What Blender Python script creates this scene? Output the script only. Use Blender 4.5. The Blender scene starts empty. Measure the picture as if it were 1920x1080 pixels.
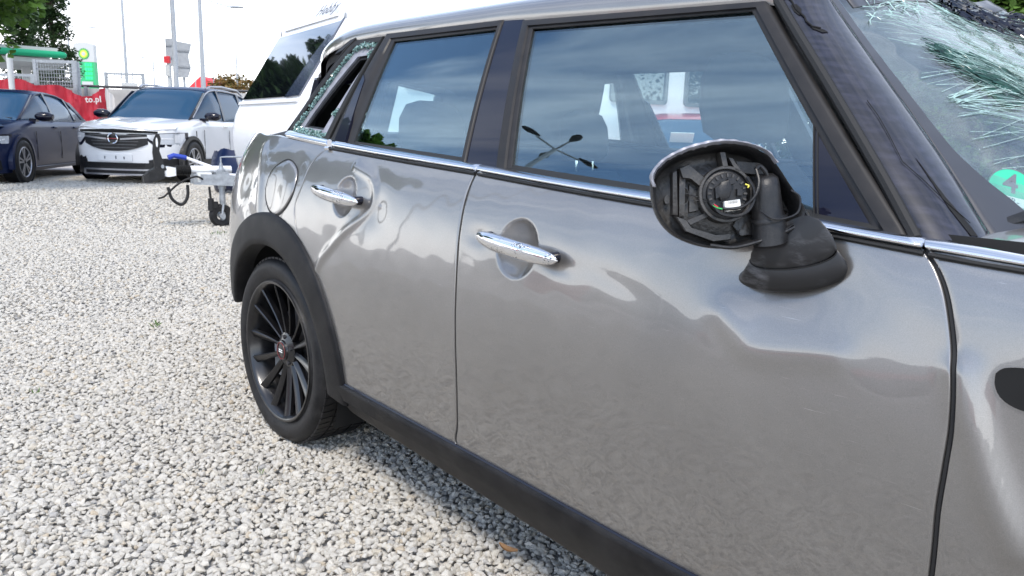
import bpy, bmesh, math, random
import numpy as np
from mathutils import Vector, Matrix
R_ = math.radians
random.seed(7); rng = np.random.default_rng(7)
scene = bpy.context.scene
COL = scene.collection

# ---------------------------------------------------------------- camera
cd = bpy.data.cameras.new('camera'); cam = bpy.data.objects.new('camera', cd); COL.objects.link(cam)
cd.sensor_width = 36; cd.lens = 36*1425.3449/1920; cd.clip_end = 1500; cd.clip_start = .02
_R = np.array([[0.663549,0.747469,0.031516],[-0.167880,0.107715,0.979905],[-0.729054,0.655506,-0.196959]])
cam.matrix_world = Matrix(((_R[0][0],_R[1][0],-_R[2][0],2.3699),(_R[0][1],_R[1][1],-_R[2][1],-1.9418),(_R[0][2],_R[1][2],-_R[2][2],1.0549),(0,0,0,1)))
cd.dof.use_dof = True; cd.dof.focus_distance = 1.75; cd.dof.aperture_fstop = 14.0
scene.camera = cam
scene.render.resolution_x = 1024; scene.render.resolution_y = 576

# ---------------------------------------------------------------- world, sun
SUN_EL, SUN_AZ = R_(57), R_(-50)          # azimuth measured from +X towards +Y
world = bpy.data.worlds.new('World'); scene.world = world; world.use_nodes = True
def nodes_of(t):
    t.nodes.clear(); return t.nodes, t.links
wn, wl = nodes_of(world.node_tree)
wo = wn.new('ShaderNodeOutputWorld'); bg = wn.new('ShaderNodeBackground'); bg.inputs[1].default_value = .15
sky = wn.new('ShaderNodeTexSky'); sky.sky_type = 'NISHITA'; sky.sun_disc = False
sky.sun_elevation = SUN_EL; sky.sun_rotation = math.pi/2-SUN_AZ; sky.air_density = 1.15; sky.dust_density = .4; sky.ozone_density = 3.5
tc = wn.new('ShaderNodeTexCoord'); sep = wn.new('ShaderNodeSeparateXYZ'); wl.new(tc.outputs['Generated'], sep.inputs[0])
# cloud veil laid out on a plane overhead: long thin streaks
zc = wn.new('ShaderNodeMath'); zc.operation = 'ADD'; zc.inputs[1].default_value = .14; wl.new(sep.outputs[2], zc.inputs[0])
zm = wn.new('ShaderNodeMath'); zm.operation = 'MAXIMUM'; zm.inputs[1].default_value = .05; wl.new(zc.outputs[0], zm.inputs[0])
vd = wn.new('ShaderNodeVectorMath'); vd.operation = 'DIVIDE'; wl.new(tc.outputs['Generated'], vd.inputs[0])
cz = wn.new('ShaderNodeCombineXYZ'); [wl.new(zm.outputs[0], cz.inputs[i]) for i in range(3)]; wl.new(cz.outputs[0], vd.inputs[1])
mp = wn.new('ShaderNodeMapping'); mp.inputs['Rotation'].default_value = (0,0,R_(28)); mp.inputs['Scale'].default_value = (.7,3.6,.4)
wl.new(vd.outputs[0], mp.inputs[0])
nz = wn.new('ShaderNodeTexNoise'); nz.inputs['Scale'].default_value = 1.6; nz.inputs['Detail'].default_value = 7; nz.inputs['Roughness'].default_value = .56; nz.inputs['Distortion'].default_value = .5
wl.new(mp.outputs[0], nz.inputs['Vector'])
cr = wn.new('ShaderNodeMapRange'); cr.inputs[1].default_value = .40; cr.inputs[2].default_value = .74; cr.inputs[3].default_value = .02; cr.inputs[4].default_value = .42
wl.new(nz.outputs['Fac'], cr.inputs[0])
# the veil thickens over the far half of the sky (behind the car) and towards the horizon
dt = wn.new('ShaderNodeVectorMath'); dt.operation = 'DOT_PRODUCT'; dt.inputs[1].default_value = (-.25,.95,-.1); wl.new(tc.outputs['Generated'], dt.inputs[0])
m1 = wn.new('ShaderNodeMapRange'); m1.interpolation_type = 'SMOOTHSTEP'; m1.inputs[1].default_value = .35; m1.inputs[2].default_value = 1.1; m1.inputs[4].default_value = .5; wl.new(dt.outputs['Value'], m1.inputs[0])
m2 = wn.new('ShaderNodeMapRange'); m2.interpolation_type = 'SMOOTHSTEP'; m2.inputs[1].default_value = .31; m2.inputs[2].default_value = .03; m2.inputs[3].default_value = 0; m2.inputs[4].default_value = .92; wl.new(sep.outputs[2], m2.inputs[0])
a1 = wn.new('ShaderNodeMath'); a1.operation = 'MAXIMUM'; wl.new(m1.outputs[0], a1.inputs[0]); wl.new(m2.outputs[0], a1.inputs[1])
a2 = wn.new('ShaderNodeMath'); a2.operation = 'MAXIMUM'; wl.new(a1.outputs[0], a2.inputs[0]); wl.new(cr.outputs[0], a2.inputs[1])
mx = wn.new('ShaderNodeMixRGB'); wl.new(a2.outputs[0], mx.inputs[0]); wl.new(sky.outputs[0], mx.inputs[1]); mx.inputs[2].default_value = (12.2,12.3,12.6,1)
wl.new(mx.outputs[0], bg.inputs[0]); wl.new(bg.outputs[0], wo.inputs[0])

sd = bpy.data.lights.new('sun','SUN'); sd.energy = 2.0; sd.angle = R_(16); sd.color = (1,.93,.84)
sun = bpy.data.objects.new('sun', sd); COL.objects.link(sun)
sdir = Vector((math.cos(SUN_EL)*math.cos(SUN_AZ), math.cos(SUN_EL)*math.sin(SUN_AZ), math.sin(SUN_EL)))
sun.rotation_euler = sdir.to_track_quat('Z','Y').to_euler(); sun.location = sdir*30
vs = scene.view_settings; vs.view_transform = 'Standard'; vs.look = 'None'; vs.exposure = .80; vs.gamma = 1; vs.use_curve_mapping = False
scene.render.engine = 'CYCLES'
scene.cycles.transparent_max_bounces = 24; scene.cycles.max_bounces = 8; scene.cycles.glossy_bounces = 5

# ---------------------------------------------------------------- materials
MAT = {}
def mat(name, base=(.5,.5,.5), rough=.5, metal=0., coat=0., coat_rough=.03, spec=.5, var=0., vscale=20., bump=0., bscale=60., emis=None, es=1., aniso=None, alpha=None):
    m = bpy.data.materials.new(name); m.use_nodes = True; n, l = nodes_of(m.node_tree)
    o = n.new('ShaderNodeOutputMaterial'); b = n.new('ShaderNodeBsdfPrincipled'); l.new(b.outputs[0], o.inputs[0])
    b.inputs['Base Color'].default_value = (*base,1); b.inputs['Roughness'].default_value = rough; b.inputs['Metallic'].default_value = metal
    b.inputs['Coat Weight'].default_value = coat; b.inputs['Coat Roughness'].default_value = coat_rough; b.inputs['Specular IOR Level'].default_value = spec
    t = n.new('ShaderNodeTexCoord')
    if var > 0:
        z = n.new('ShaderNodeTexNoise'); z.inputs['Scale'].default_value = vscale; z.inputs['Detail'].default_value = 6; l.new(t.outputs['Object'], z.inputs['Vector'])
        r = n.new('ShaderNodeMapRange'); r.inputs[1].default_value = .3; r.inputs[2].default_value = .7; r.inputs[3].default_value = 1-var; r.inputs[4].default_value = 1+var; l.new(z.outputs['Fac'], r.inputs[0])
        h = n.new('ShaderNodeVectorMath'); h.operation = 'SCALE'; h.inputs[0].default_value = base; l.new(r.outputs[0], h.inputs['Scale']); l.new(h.outputs[0], b.inputs['Base Color'])
        r2 = n.new('ShaderNodeMapRange'); r2.inputs[1].default_value = .3; r2.inputs[2].default_value = .7; r2.inputs[3].default_value = rough*(1-var*.6); r2.inputs[4].default_value = min(1,rough*(1+var*.6)); l.new(z.outputs['Fac'], r2.inputs[0]); l.new(r2.outputs[0], b.inputs['Roughness'])
    if bump > 0:
        z = n.new('ShaderNodeTexNoise'); z.inputs['Scale'].default_value = bscale; z.inputs['Detail'].default_value = 5; l.new(t.outputs['Object'], z.inputs['Vector'])
        p = n.new('ShaderNodeBump'); p.inputs['Strength'].default_value = bump; p.inputs['Distance'].default_value = .004; l.new(z.outputs['Fac'], p.inputs['Height']); l.new(p.outputs[0], b.inputs['Normal'])
    if emis: b.inputs['Emission Color'].default_value = (*emis,1); b.inputs['Emission Strength'].default_value = es
    MAT[name] = m; m['_b'] = 1
    return m
def bsdf(m): return next(x for x in m.node_tree.nodes if x.type == 'BSDF_PRINCIPLED')

def glass(name, tint=(.8,.88,.86), f0=.045, tintrefl=(1,1,1), rough=0.):
    m = bpy.data.materials.new(name); m.use_nodes = True; n, l = nodes_of(m.node_tree)
    o = n.new('ShaderNodeOutputMaterial'); t = n.new('ShaderNodeBsdfTransparent'); t.inputs[0].default_value = (*tint,1)
    g = n.new('ShaderNodeBsdfGlossy'); g.inputs['Roughness'].default_value = rough; g.inputs['Color'].default_value = (*tintrefl,1)
    lw = n.new('ShaderNodeLayerWeight'); lw.inputs[0].default_value = .5
    p = n.new('ShaderNodeMath'); p.operation = 'POWER'; p.inputs[1].default_value = 4.3; l.new(lw.outputs['Facing'], p.inputs[0])
    q = n.new('ShaderNodeMath'); q.operation = 'MULTIPLY_ADD'; q.inputs[1].default_value = 1-f0; q.inputs[2].default_value = f0; l.new(p.outputs[0], q.inputs[0])
    x = n.new('ShaderNodeMixShader'); l.new(q.outputs[0], x.inputs[0]); l.new(t.outputs[0], x.inputs[1]); l.new(g.outputs[0], x.inputs[2]); l.new(x.outputs[0], o.inputs[0])
    MAT[name] = m; return m

def paint_mat():
    m = mat('silver_paint', (.262,.250,.236), .34, .74, 1., .015); bsdf(m).inputs['Coat IOR'].default_value = 1.62
    n, l = m.node_tree.nodes, m.node_tree.links; b = bsdf(m)
    t = n.new('ShaderNodeTexCoord')
    # metallic flake and a faint film of dust that thins out by noise
    z = n.new('ShaderNodeTexNoise'); z.inputs['Scale'].default_value = 900; z.inputs['Detail'].default_value = 2; l.new(t.outputs['Object'], z.inputs['Vector'])
    r = n.new('ShaderNodeMapRange'); r.inputs[1].default_value = .3; r.inputs[2].default_value = .7; r.inputs[3].default_value = .88; r.inputs[4].default_value = 1.12; l.new(z.outputs['Fac'], r.inputs[0])
    z2 = n.new('ShaderNodeTexNoise'); z2.inputs['Scale'].default_value = 5; z2.inputs['Detail'].default_value = 8; l.new(t.outputs['Object'], z2.inputs['Vector'])
    r2 = n.new('ShaderNodeMapRange'); r2.inputs[1].default_value = .35; r2.inputs[2].default_value = .7; r2.inputs[3].default_value = .96; r2.inputs[4].default_value = 1.05; l.new(z2.outputs['Fac'], r2.inputs[0])
    mm = n.new('ShaderNodeMath'); mm.operation = 'MULTIPLY'; l.new(r.outputs[0], mm.inputs[0]); l.new(r2.outputs[0], mm.inputs[1])
    # fine scuffs: stretched noise threshold, lighter than the paint
    mpp = n.new('ShaderNodeMapping'); mpp.inputs['Rotation'].default_value = (0,R_(9),0); mpp.inputs['Scale'].default_value = (5,1,150); l.new(t.outputs['Object'], mpp.inputs[0])
    z3 = n.new('ShaderNodeTexNoise'); z3.inputs['Scale'].default_value = 3; z3.inputs['Detail'].default_value = 3; l.new(mpp.outputs[0], z3.inputs['Vector'])
    r3 = n.new('ShaderNodeMapRange'); r3.inputs[1].default_value = .70; r3.inputs[2].default_value = .76; l.new(z3.outputs['Fac'], r3.inputs[0])
    z4 = n.new('ShaderNodeTexNoise'); z4.inputs['Scale'].default_value = 4.5; l.new(t.outputs['Object'], z4.inputs['Vector'])
    r4 = n.new('ShaderNodeMapRange'); r4.inputs[1].default_value = .52; r4.inputs[2].default_value = .62; l.new(z4.outputs['Fac'], r4.inputs[0])
    m3 = n.new('ShaderNodeMath'); m3.operation = 'MULTIPLY'; l.new(r3.outputs[0], m3.inputs[0]); l.new(r4.outputs[0], m3.inputs[1])
    m4 = n.new('ShaderNodeMath'); m4.operation = 'MULTIPLY_ADD'; m4.inputs[1].default_value = .5; l.new(m3.outputs[0], m4.inputs[0]); l.new(mm.outputs[0], m4.inputs[2])
    h = n.new('ShaderNodeVectorMath'); h.operation = 'SCALE'; h.inputs[0].default_value = (.262,.250,.236); l.new(m4.outputs[0], h.inputs['Scale']); l.new(h.outputs[0], b.inputs['Base Color'])
    rr = n.new('ShaderNodeMapRange'); rr.inputs[3].default_value = .012; rr.inputs[4].default_value = .3; l.new(m3.outputs[0], rr.inputs[0]); l.new(rr.outputs[0], b.inputs['Coat Roughness'])
    z5 = n.new('ShaderNodeTexNoise'); z5.inputs['Scale'].default_value = 260; z5.inputs['Detail'].default_value = 1; l.new(t.outputs['Object'], z5.inputs['Vector'])
    p = n.new('ShaderNodeBump'); p.inputs['Strength'].default_value = .03; p.inputs['Distance'].default_value = .0006; l.new(z5.outputs['Fac'], p.inputs['Height']); l.new(p.outputs[0], b.inputs['Coat Normal'])
    return m
PAINT = paint_mat()
mat('chrome', (.82,.82,.83), .07, 1.)
def pitted_chrome():
    m = mat('pitted_chrome', (.82,.82,.83), .08, 1.); n, l = m.node_tree.nodes, m.node_tree.links; b = bsdf(m)
    t = n.new('ShaderNodeTexCoord'); z = n.new('ShaderNodeTexNoise'); z.inputs['Scale'].default_value = 260; z.inputs['Detail'].default_value = 4; l.new(t.outputs['Object'], z.inputs['Vector'])
    z2 = n.new('ShaderNodeTexNoise'); z2.inputs['Scale'].default_value = 16; l.new(t.outputs['Object'], z2.inputs['Vector'])
    r = n.new('ShaderNodeMapRange'); r.inputs[1].default_value = .5; r.inputs[2].default_value = .62; l.new(z2.outputs['Fac'], r.inputs[0])
    r2 = n.new('ShaderNodeMapRange'); r2.inputs[1].default_value = .56; r2.inputs[2].default_value = .6; l.new(z.outputs['Fac'], r2.inputs[0])
    k = n.new('ShaderNodeMath'); k.operation = 'MULTIPLY'; l.new(r.outputs[0], k.inputs[0]); l.new(r2.outputs[0], k.inputs[1])
    c = n.new('ShaderNodeMixRGB'); c.inputs[1].default_value = (.82,.82,.83,1); c.inputs[2].default_value = (.13,.12,.12,1); l.new(k.outputs[0], c.inputs[0]); l.new(c.outputs[0], b.inputs['Base Color'])
    p = n.new('ShaderNodeBump'); p.inputs['Strength'].default_value = .6; p.inputs['Distance'].default_value = .001; l.new(k.outputs[0], p.inputs['Height']); l.new(p.outputs[0], b.inputs['Normal'])
    return m
pitted_chrome()
def scuffed_black():
    m = mat('scuffed_black_plastic', (.02,.02,.021), .42); n, l = m.node_tree.nodes, m.node_tree.links; b = bsdf(m)
    t = n.new('ShaderNodeTexCoord'); mp_ = n.new('ShaderNodeMapping'); mp_.inputs['Scale'].default_value = (18,18,60); mp_.inputs['Rotation'].default_value = (.4,.7,.2); l.new(t.outputs['Object'], mp_.inputs[0])
    z = n.new('ShaderNodeTexNoise'); z.inputs['Scale'].default_value = 1.; z.inputs['Detail'].default_value = 8; z.inputs['Roughness'].default_value = .7; l.new(mp_.outputs[0], z.inputs['Vector'])
    r = n.new('ShaderNodeMapRange'); r.inputs[1].default_value = .46; r.inputs[2].default_value = .72; l.new(z.outputs['Fac'], r.inputs[0])
    z2 = n.new('ShaderNodeTexNoise'); z2.inputs['Scale'].default_value = 17; l.new(t.outputs['Object'], z2.inputs['Vector'])
    r_ = n.new('ShaderNodeMapRange'); r_.inputs[1].default_value = .47; r_.inputs[2].default_value = .62; l.new(z2.outputs['Fac'], r_.inputs[0])
    k = n.new('ShaderNodeMath'); k.operation = 'MULTIPLY'; l.new(r.outputs[0], k.inputs[0]); l.new(r_.outputs[0], k.inputs[1])
    c = n.new('ShaderNodeMixRGB'); c.inputs[1].default_value = (.010,.010,.011,1); c.inputs[2].default_value = (.15,.15,.16,1); l.new(k.outputs[0], c.inputs[0]); l.new(c.outputs[0], b.inputs['Base Color'])
    return m
scuffed_black()
mat('black_plastic', (.010,.010,.011), .40, spec=.4, bump=.15, bscale=300, var=.25, vscale=30)
mat('mirror_inner_plastic', (.032,.030,.028), .42, bump=.3, bscale=180, var=.5, vscale=26)
mat('cladding_plastic', (.005,.005,.006), .5, spec=.25, bump=.25, bscale=700, var=.15, vscale=12)
mat('trim_rubber', (.017,.0155,.015), .5, spec=.35, var=.25, vscale=25)
mat('seal_rubber', (.008,.008,.008), .7)
def dusty(name, amt, sc=9., col=(.16,.15,.14)):
    m = MAT[name]; n, l = m.node_tree.nodes, m.node_tree.links; b = bsdf(m); t = n.new('ShaderNodeTexCoord')
    z = n.new('ShaderNodeTexNoise'); z.inputs['Scale'].default_value = sc; z.inputs['Detail'].default_value = 9; z.inputs['Roughness'].default_value = .72; l.new(t.outputs['Object'], z.inputs['Vector'])
    v = n.new('ShaderNodeTexNoise'); v.inputs['Scale'].default_value = sc*45; v.inputs['Detail'].default_value = 2; l.new(t.outputs['Object'], v.inputs['Vector'])
    r = n.new('ShaderNodeMapRange'); r.inputs[1].default_value = .42; r.inputs[2].default_value = .75; r.inputs[3].default_value = .0; r.inputs[4].default_value = amt; l.new(z.outputs['Fac'], r.inputs[0])
    k = n.new('ShaderNodeMath'); k.operation = 'MULTIPLY'; l.new(r.outputs[0], k.inputs[0]); l.new(v.outputs['Fac'], k.inputs[1])
    c = n.new('ShaderNodeMixRGB'); c.inputs[2].default_value = (*col,1); l.new(k.outputs[0], c.inputs[0])
    if b.inputs['Base Color'].links: l.new(b.inputs['Base Color'].links[0].from_socket, c.inputs[1])
    else: c.inputs[1].default_value = b.inputs['Base Color'].default_value
    l.new(c.outputs[0], b.inputs['Base Color'])
dusty('cladding_plastic', .22); dusty('mirror_inner_plastic', .5, 30); dusty('black_plastic', .22, 25)
mat('gloss_black', (.004,.004,.012), .3, 0, .75, .01, spec=.1)
def pillar_mat():
    m = mat('scratched_gloss_black', (.02,.02,.026), .35, 0, .8, .05, spec=.25); n, l = m.node_tree.nodes, m.node_tree.links; b = bsdf(m)
    t = n.new('ShaderNodeTexCoord'); mp_ = n.new('ShaderNodeMapping'); mp_.inputs['Rotation'].default_value = (0,R_(-37),0); mp_.inputs['Scale'].default_value = (2.5,40,60); l.new(t.outputs['Object'], mp_.inputs[0])
    z = n.new('ShaderNodeTexNoise'); z.inputs['Scale'].default_value = 1.6; z.inputs['Detail'].default_value = 7; l.new(mp_.outputs[0], z.inputs['Vector'])
    r = n.new('ShaderNodeMapRange'); r.inputs[1].default_value = .35; r.inputs[2].default_value = .75; r.inputs[3].default_value = .03; r.inputs[4].default_value = .15; l.new(z.outputs['Fac'], r.inputs[0]); l.new(r.outputs[0], b.inputs['Coat Roughness'])
    c = n.new('ShaderNodeMapRange'); c.inputs[1].default_value = .4; c.inputs[2].default_value = .75; c.inputs[3].default_value = .8; c.inputs[4].default_value = 2.6; l.new(z.outputs['Fac'], c.inputs[0])
    h = n.new('ShaderNodeVectorMath'); h.operation = 'SCALE'; h.inputs[0].default_value = (.010,.010,.016); l.new(c.outputs[0], h.inputs['Scale']); l.new(h.outputs[0], b.inputs['Base Color'])
    return m
pillar_mat()
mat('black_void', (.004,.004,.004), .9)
mat('wheel_black', (.003,.003,.004), .28, 0, .4, .12)
mat('tyre_rubber', (.005,.005,.006), .55, spec=.35, bump=.2, bscale=90, var=.3, vscale=14)
mat('interior_dark', (.012,.012,.013), .8)
mat('seat_fabric', (.02,.02,.022), .85, var=.2, vscale=30)
mat('bare_primer', (.30,.30,.33), .45, .3, var=.2, vscale=30)
mat('red_badge', (.14,.012,.012), .4)
mat('white_label', (.75,.75,.72), .5)
mat('ink_black', (.01,.01,.01), .6)
mat('ink_grey', (.12,.13,.15), .6)
mat('white_paint', (.78,.78,.78), .3, 0, .6, .05)
mat('caravan_white', (.82,.82,.82), .35, 0, .3, .1, var=.03, vscale=3)
mat('navy_paint', (.006,.012,.035), .3, .2, 1., .02)
mat('red_paint', (.5,.02,.03), .3, 0, 1., .03)
mat('galvanised', (.34,.36,.38), .45, .5, var=.2, vscale=25)
mat('grey_paint', (.36,.38,.40), .5, var=.08, vscale=9)
mat('pale_mast', (.36,.38,.40), .55)
mat('dark_metal', (.05,.05,.055), .5, .5)
mat('blue_grip', (.02,.05,.35), .4)
mat('banner_red', (.38,.012,.028), .55, var=.12, vscale=4)
mat('banner_white', (.55,.53,.51), .6, var=.06, vscale=4)
mat('concrete', (.42,.41,.39), .85, var=.18, vscale=3, bump=.3, bscale=30)
mat('sign_white', (.52,.53,.52), .4)
mat('sign_green', (.03,.42,.16), .4)
mat('led_green', (.02,.5,.15), .4, emis=(.02,1,.25), es=.7)
mat('canopy_green', (.0,.33,.15), .4)
mat('logo_green', (.02,.30,.08), .4); mat('logo_lime', (.30,.62,.06), .4); mat('logo_yellow', (.85,.75,.10), .4)
dusty('tyre_rubber', .28, 14); dusty('wheel_black', .12, 18)
mat('alloy', (.45,.45,.47), .3, .8)
mat('lamp_lens', (.7,.72,.75), .12, .3, 1., .02)
mat('curtain', (.42,.45,.46), .8, var=.15, vscale=8)
mat('bark', (.10,.075,.055), .9, var=.3, vscale=20, bump=.5, bscale=40)
mat('crumb_glass', (.14,.24,.22), .10, 0, 0, spec=1., var=.5, vscale=160)
mat('crack_glass', (.30,.44,.40), .2, 0, 0, spec=1., var=.4, vscale=60)
mat('shard_green', (.008,.045,.032), .3, 0, 0, spec=.5, var=.7, vscale=70)
mat('sticker_green', (.03,.46,.27), .45)
mat('wire_red', (.6,.03,.05), .4); mat('wire_green', (.05,.5,.1), .4)
mat('traffic_red', (.6,.03,.04), .5)
glass('car_glass', (.86,.94,.94), .135, (.76,.92,1.))
glass('car_glass_thin', (.93,.97,.96), .03)
glass('windscreen_glass', (.86,.93,.92), .11)
def craze(m):
    n, l = m.node_tree.nodes, m.node_tree.links; o = next(x for x in n if x.type == 'OUTPUT_MATERIAL'); src = o.inputs[0].links[0].from_socket
    t = n.new('ShaderNodeTexCoord'); v = n.new('ShaderNodeTexVoronoi'); v.feature = 'DISTANCE_TO_EDGE'; v.inputs['Scale'].default_value = 42; l.new(t.outputs['Object'], v.inputs['Vector'])
    r = n.new('ShaderNodeMapRange'); r.inputs[1].default_value = .0; r.inputs[2].default_value = .05; r.inputs[3].default_value = .22; r.inputs[4].default_value = .12; l.new(v.outputs['Distance'], r.inputs[0])
    z = n.new('ShaderNodeTexNoise'); z.inputs['Scale'].default_value = 6; z.inputs['Detail'].default_value = 5; l.new(t.outputs['Object'], z.inputs['Vector'])
    r2 = n.new('ShaderNodeMapRange'); r2.inputs[1].default_value = .38; r2.inputs[2].default_value = .68; l.new(z.outputs['Fac'], r2.inputs[0])
    k = n.new('ShaderNodeMath'); k.operation = 'MULTIPLY'; l.new(r.outputs[0], k.inputs[0]); l.new(r2.outputs[0], k.inputs[1])
    d = n.new('ShaderNodeBsdfDiffuse'); d.inputs[0].default_value = (.34,.42,.42,1); x = n.new('ShaderNodeMixShader'); l.new(k.outputs[0], x.inputs[0]); l.new(src, x.inputs[1]); l.new(d.outputs[0], x.inputs[2]); l.new(x.outputs[0], o.inputs[0])
craze(MAT['windscreen_glass'])
glass('background_glass', (.35,.45,.5), .12)
glass('tinted_glass', (.05,.06,.07), .10)
def leafm(name, c1, c2):
    m = mat(name, c1, .5, spec=.3); n, l = m.node_tree.nodes, m.node_tree.links; b = bsdf(m)
    g = n.new('ShaderNodeNewGeometry'); t = n.new('ShaderNodeTexCoord'); z = n.new('ShaderNodeTexNoise'); z.inputs['Scale'].default_value = 1.3; l.new(t.outputs['Object'], z.inputs['Vector'])
    a = n.new('ShaderNodeMath'); a.operation = 'MULTIPLY_ADD'; a.inputs[1].default_value = .6; l.new(g.outputs['Random Per Island'], a.inputs[0]); l.new(z.outputs['Fac'], a.inputs[2])
    s = n.new('ShaderNodeMapRange'); s.inputs[1].default_value = .35; s.inputs[2].default_value = 1.1; l.new(a.outputs[0], s.inputs[0])
    c = n.new('ShaderNodeMixRGB'); c.inputs[1].default_value = (*c1,1); c.inputs[2].default_value = (*c2,1); l.new(s.outputs[0], c.inputs[0]); l.new(c.outputs[0], b.inputs['Base Color'])
    tr = n.new('ShaderNodeBsdfTranslucent'); l.new(c.outputs[0], tr.inputs[0]); mxs = n.new('ShaderNodeMixShader'); mxs.inputs[0].default_value = .25
    o = next(x for x in n if x.type == 'OUTPUT_MATERIAL'); l.new(b.outputs[0], mxs.inputs[1]); l.new(tr.outputs[0], mxs.inputs[2]); l.new(mxs.outputs[0], o.inputs[0])
leafm('leaf_green', (.035,.085,.015), (.12,.22,.04)); leafm('leaf_dark', (.015,.04,.014), (.05,.09,.03)); leafm('leaf_autumn', (.07,.10,.03), (.30,.16,.05)); leafm('leaf_far', (.07,.11,.06), (.14,.18,.09))

# ---------------------------------------------------------------- helpers
def tag(o, label=None, cat=None, group=None, kind=None):
    if label: o['label'] = label
    if cat: o['category'] = cat
    if group: o['group'] = group
    if kind: o['kind'] = kind
    return o
def thing(name, label, cat, loc=(0,0,0), rz=0, group=None):
    o = bpy.data.objects.new(name, None); COL.objects.link(o); o.location = loc; o.rotation_euler = (0,0,rz); o.empty_display_size = .2
    return tag(o, label, cat, group)
class MB:
    def __init__(s): s.v = []; s.f = []
    def add(s, vs, fs):
        b = len(s.v); s.v += [tuple(map(float,p)) for p in vs]; s.f += [tuple(b+i for i in f) for f in fs]; return s
    def box(s, c, d, m=None, bev=0):
        cx,cy,cz = c; a,b,h = d[0]/2,d[1]/2,d[2]/2
        vs = [Vector((x*a,y*b,z*h)) for z in (-1,1) for x,y in ((-1,-1),(1,-1),(1,1),(-1,1))]
        if m is not None: vs = [m@p for p in vs]
        vs = [p+Vector(c) for p in vs]
        return s.add(vs, [(3,2,1,0),(4,5,6,7),(0,1,5,4),(1,2,6,5),(2,3,7,6),(3,0,4,7)])
    def tube(s, pts, r, n=8, cap=True):
        pts = [Vector(p) for p in pts]; rs = r if hasattr(r,'__len__') else [r]*len(pts); rings = []
        up = None
        for i,p in enumerate(pts):
            t = (pts[min(i+1,len(pts)-1)]-pts[max(i-1,0)]).normalized()
            if up is None: up = Vector((0,0,1)) if abs(t.z) < .9 else Vector((1,0,0))
            a = t.cross(up)
            if a.length < 1e-5: a = t.cross(Vector((0,1,0)))
            a.normalize(); b = a.cross(t).normalized(); up = b
            rings.append([p+(a*math.cos(k*2*math.pi/n)+b*math.sin(k*2*math.pi/n))*rs[i] for k in range(n)])
        base = len(s.v); s.v += [tuple(q) for g in rings for q in g]
        for i in range(len(pts)-1):
            for k in range(n):
                s.f.append((base+i*n+k, base+i*n+(k+1)%n, base+(i+1)*n+(k+1)%n, base+(i+1)*n+k))
        if cap:
            s.f.append(tuple(base+k for k in reversed(range(n)))); s.f.append(tuple(base+(len(pts)-1)*n+k for k in range(n)))
        return s
    def loft(s, rings, close=True, cap0=False, cap1=False):
        n = len(rings[0]); base = len(s.v)
        for g in rings: s.v += [tuple(map(float,q)) for q in g]
        for i in range(len(rings)-1):
            for k in range(n if close else n-1):
                s.f.append((base+i*n+k, base+i*n+(k+1)%n, base+(i+1)*n+(k+1)%n, base+(i+1)*n+k))
        if cap0: s.f.append(tuple(base+k for k in reversed(range(n))))
        if cap1: s.f.append(tuple(base+(len(rings)-1)*n+k for k in range(n)))
        return s
    def prism(s, poly, fr, t0, t1):   # poly of 2-D points mapped by fr(a,b,depth)->Vector
        n = len(poly); return s.loft([[fr(a,b,t0) for a,b in poly],[fr(a,b,t1) for a,b in poly]], True, True, True)
    def build(s, name, m, parent=None, smooth=True, sharp=38, local=False, mats=None):
        me = bpy.data.meshes.new(name); off = Vector((0,0,0))
        if parent is not None and not local and parent.get('_w'): off = Vector(parent['_w'])
        me.from_pydata([(p[0]-off.x,p[1]-off.y,p[2]-off.z) for p in s.v], [], s.f); me.update()
        me.materials.append(MAT[m] if isinstance(m,str) else m)
        bm = bmesh.new(); bm.from_mesh(me); bmesh.ops.recalc_face_normals(bm, faces=bm.faces)
        if smooth:
            for f in bm.faces: f.smooth = True
            for e in bm.edges:
                if len(e.link_faces) == 2 and e.calc_face_angle(0) > R_(sharp): e.smooth = False
        bm.to_mesh(me); bm.free()
        o = bpy.data.objects.new(name, me); COL.objects.link(o)
        if parent is not None:
            o.parent = parent
            if parent.get('_w') is not None: o['_w'] = parent['_w']
        return o
def finish_w():
    for o in bpy.data.objects:
        if '_w' in o: del o['_w']
def text_mesh(name, body, m, mtx, size=.1, depth=.002, shear=0, parent=None, spacing=1.0, offset=0, align='CENTER'):
    c = bpy.data.curves.new(name, 'FONT'); c.body = body; c.size = size; c.extrude = depth; c.shear = shear; c.align_x = align; c.align_y = 'CENTER'; c.space_character = spacing; c.offset = offset; c.resolution_u = 2
    o = bpy.data.objects.new(name, c); COL.objects.link(o); bpy.context.view_layer.update()
    me = bpy.data.meshes.new_from_object(o.evaluated_get(bpy.context.evaluated_depsgraph_get())); bpy.data.objects.remove(o); bpy.data.curves.remove(c)
    me.transform(mtx); me.materials.clear(); me.materials.append(MAT[m])
    q = bpy.data.objects.new(name, me); COL.objects.link(q)
    if parent is not None:
        q.parent = parent
        if parent.get('_w') is not None:
            w = Vector(parent['_w']); me.transform(Matrix.Translation(-w)); q['_w'] = parent['_w']
    return q
def catmull(pts, n, close=False):
    P = np.array(pts, float)
    if len(P) > 2:
        E = np.vstack([2*P[0]-P[1], P, 2*P[-1]-P[-2]]); out = []
        for i in range(1, len(E)-2):
            t = np.linspace(0,1,16,endpoint=False)[:,None]; a,b,c,d = E[i-1],E[i],E[i+1],E[i+2]
            out.append(.5*((2*b)+(-a+c)*t+(2*a-5*b+4*c-d)*t**2+(-a+3*b-3*c+d)*t**3))
        P = np.vstack(out+[P[-1:]])
    return resamp(P, n)
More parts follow.
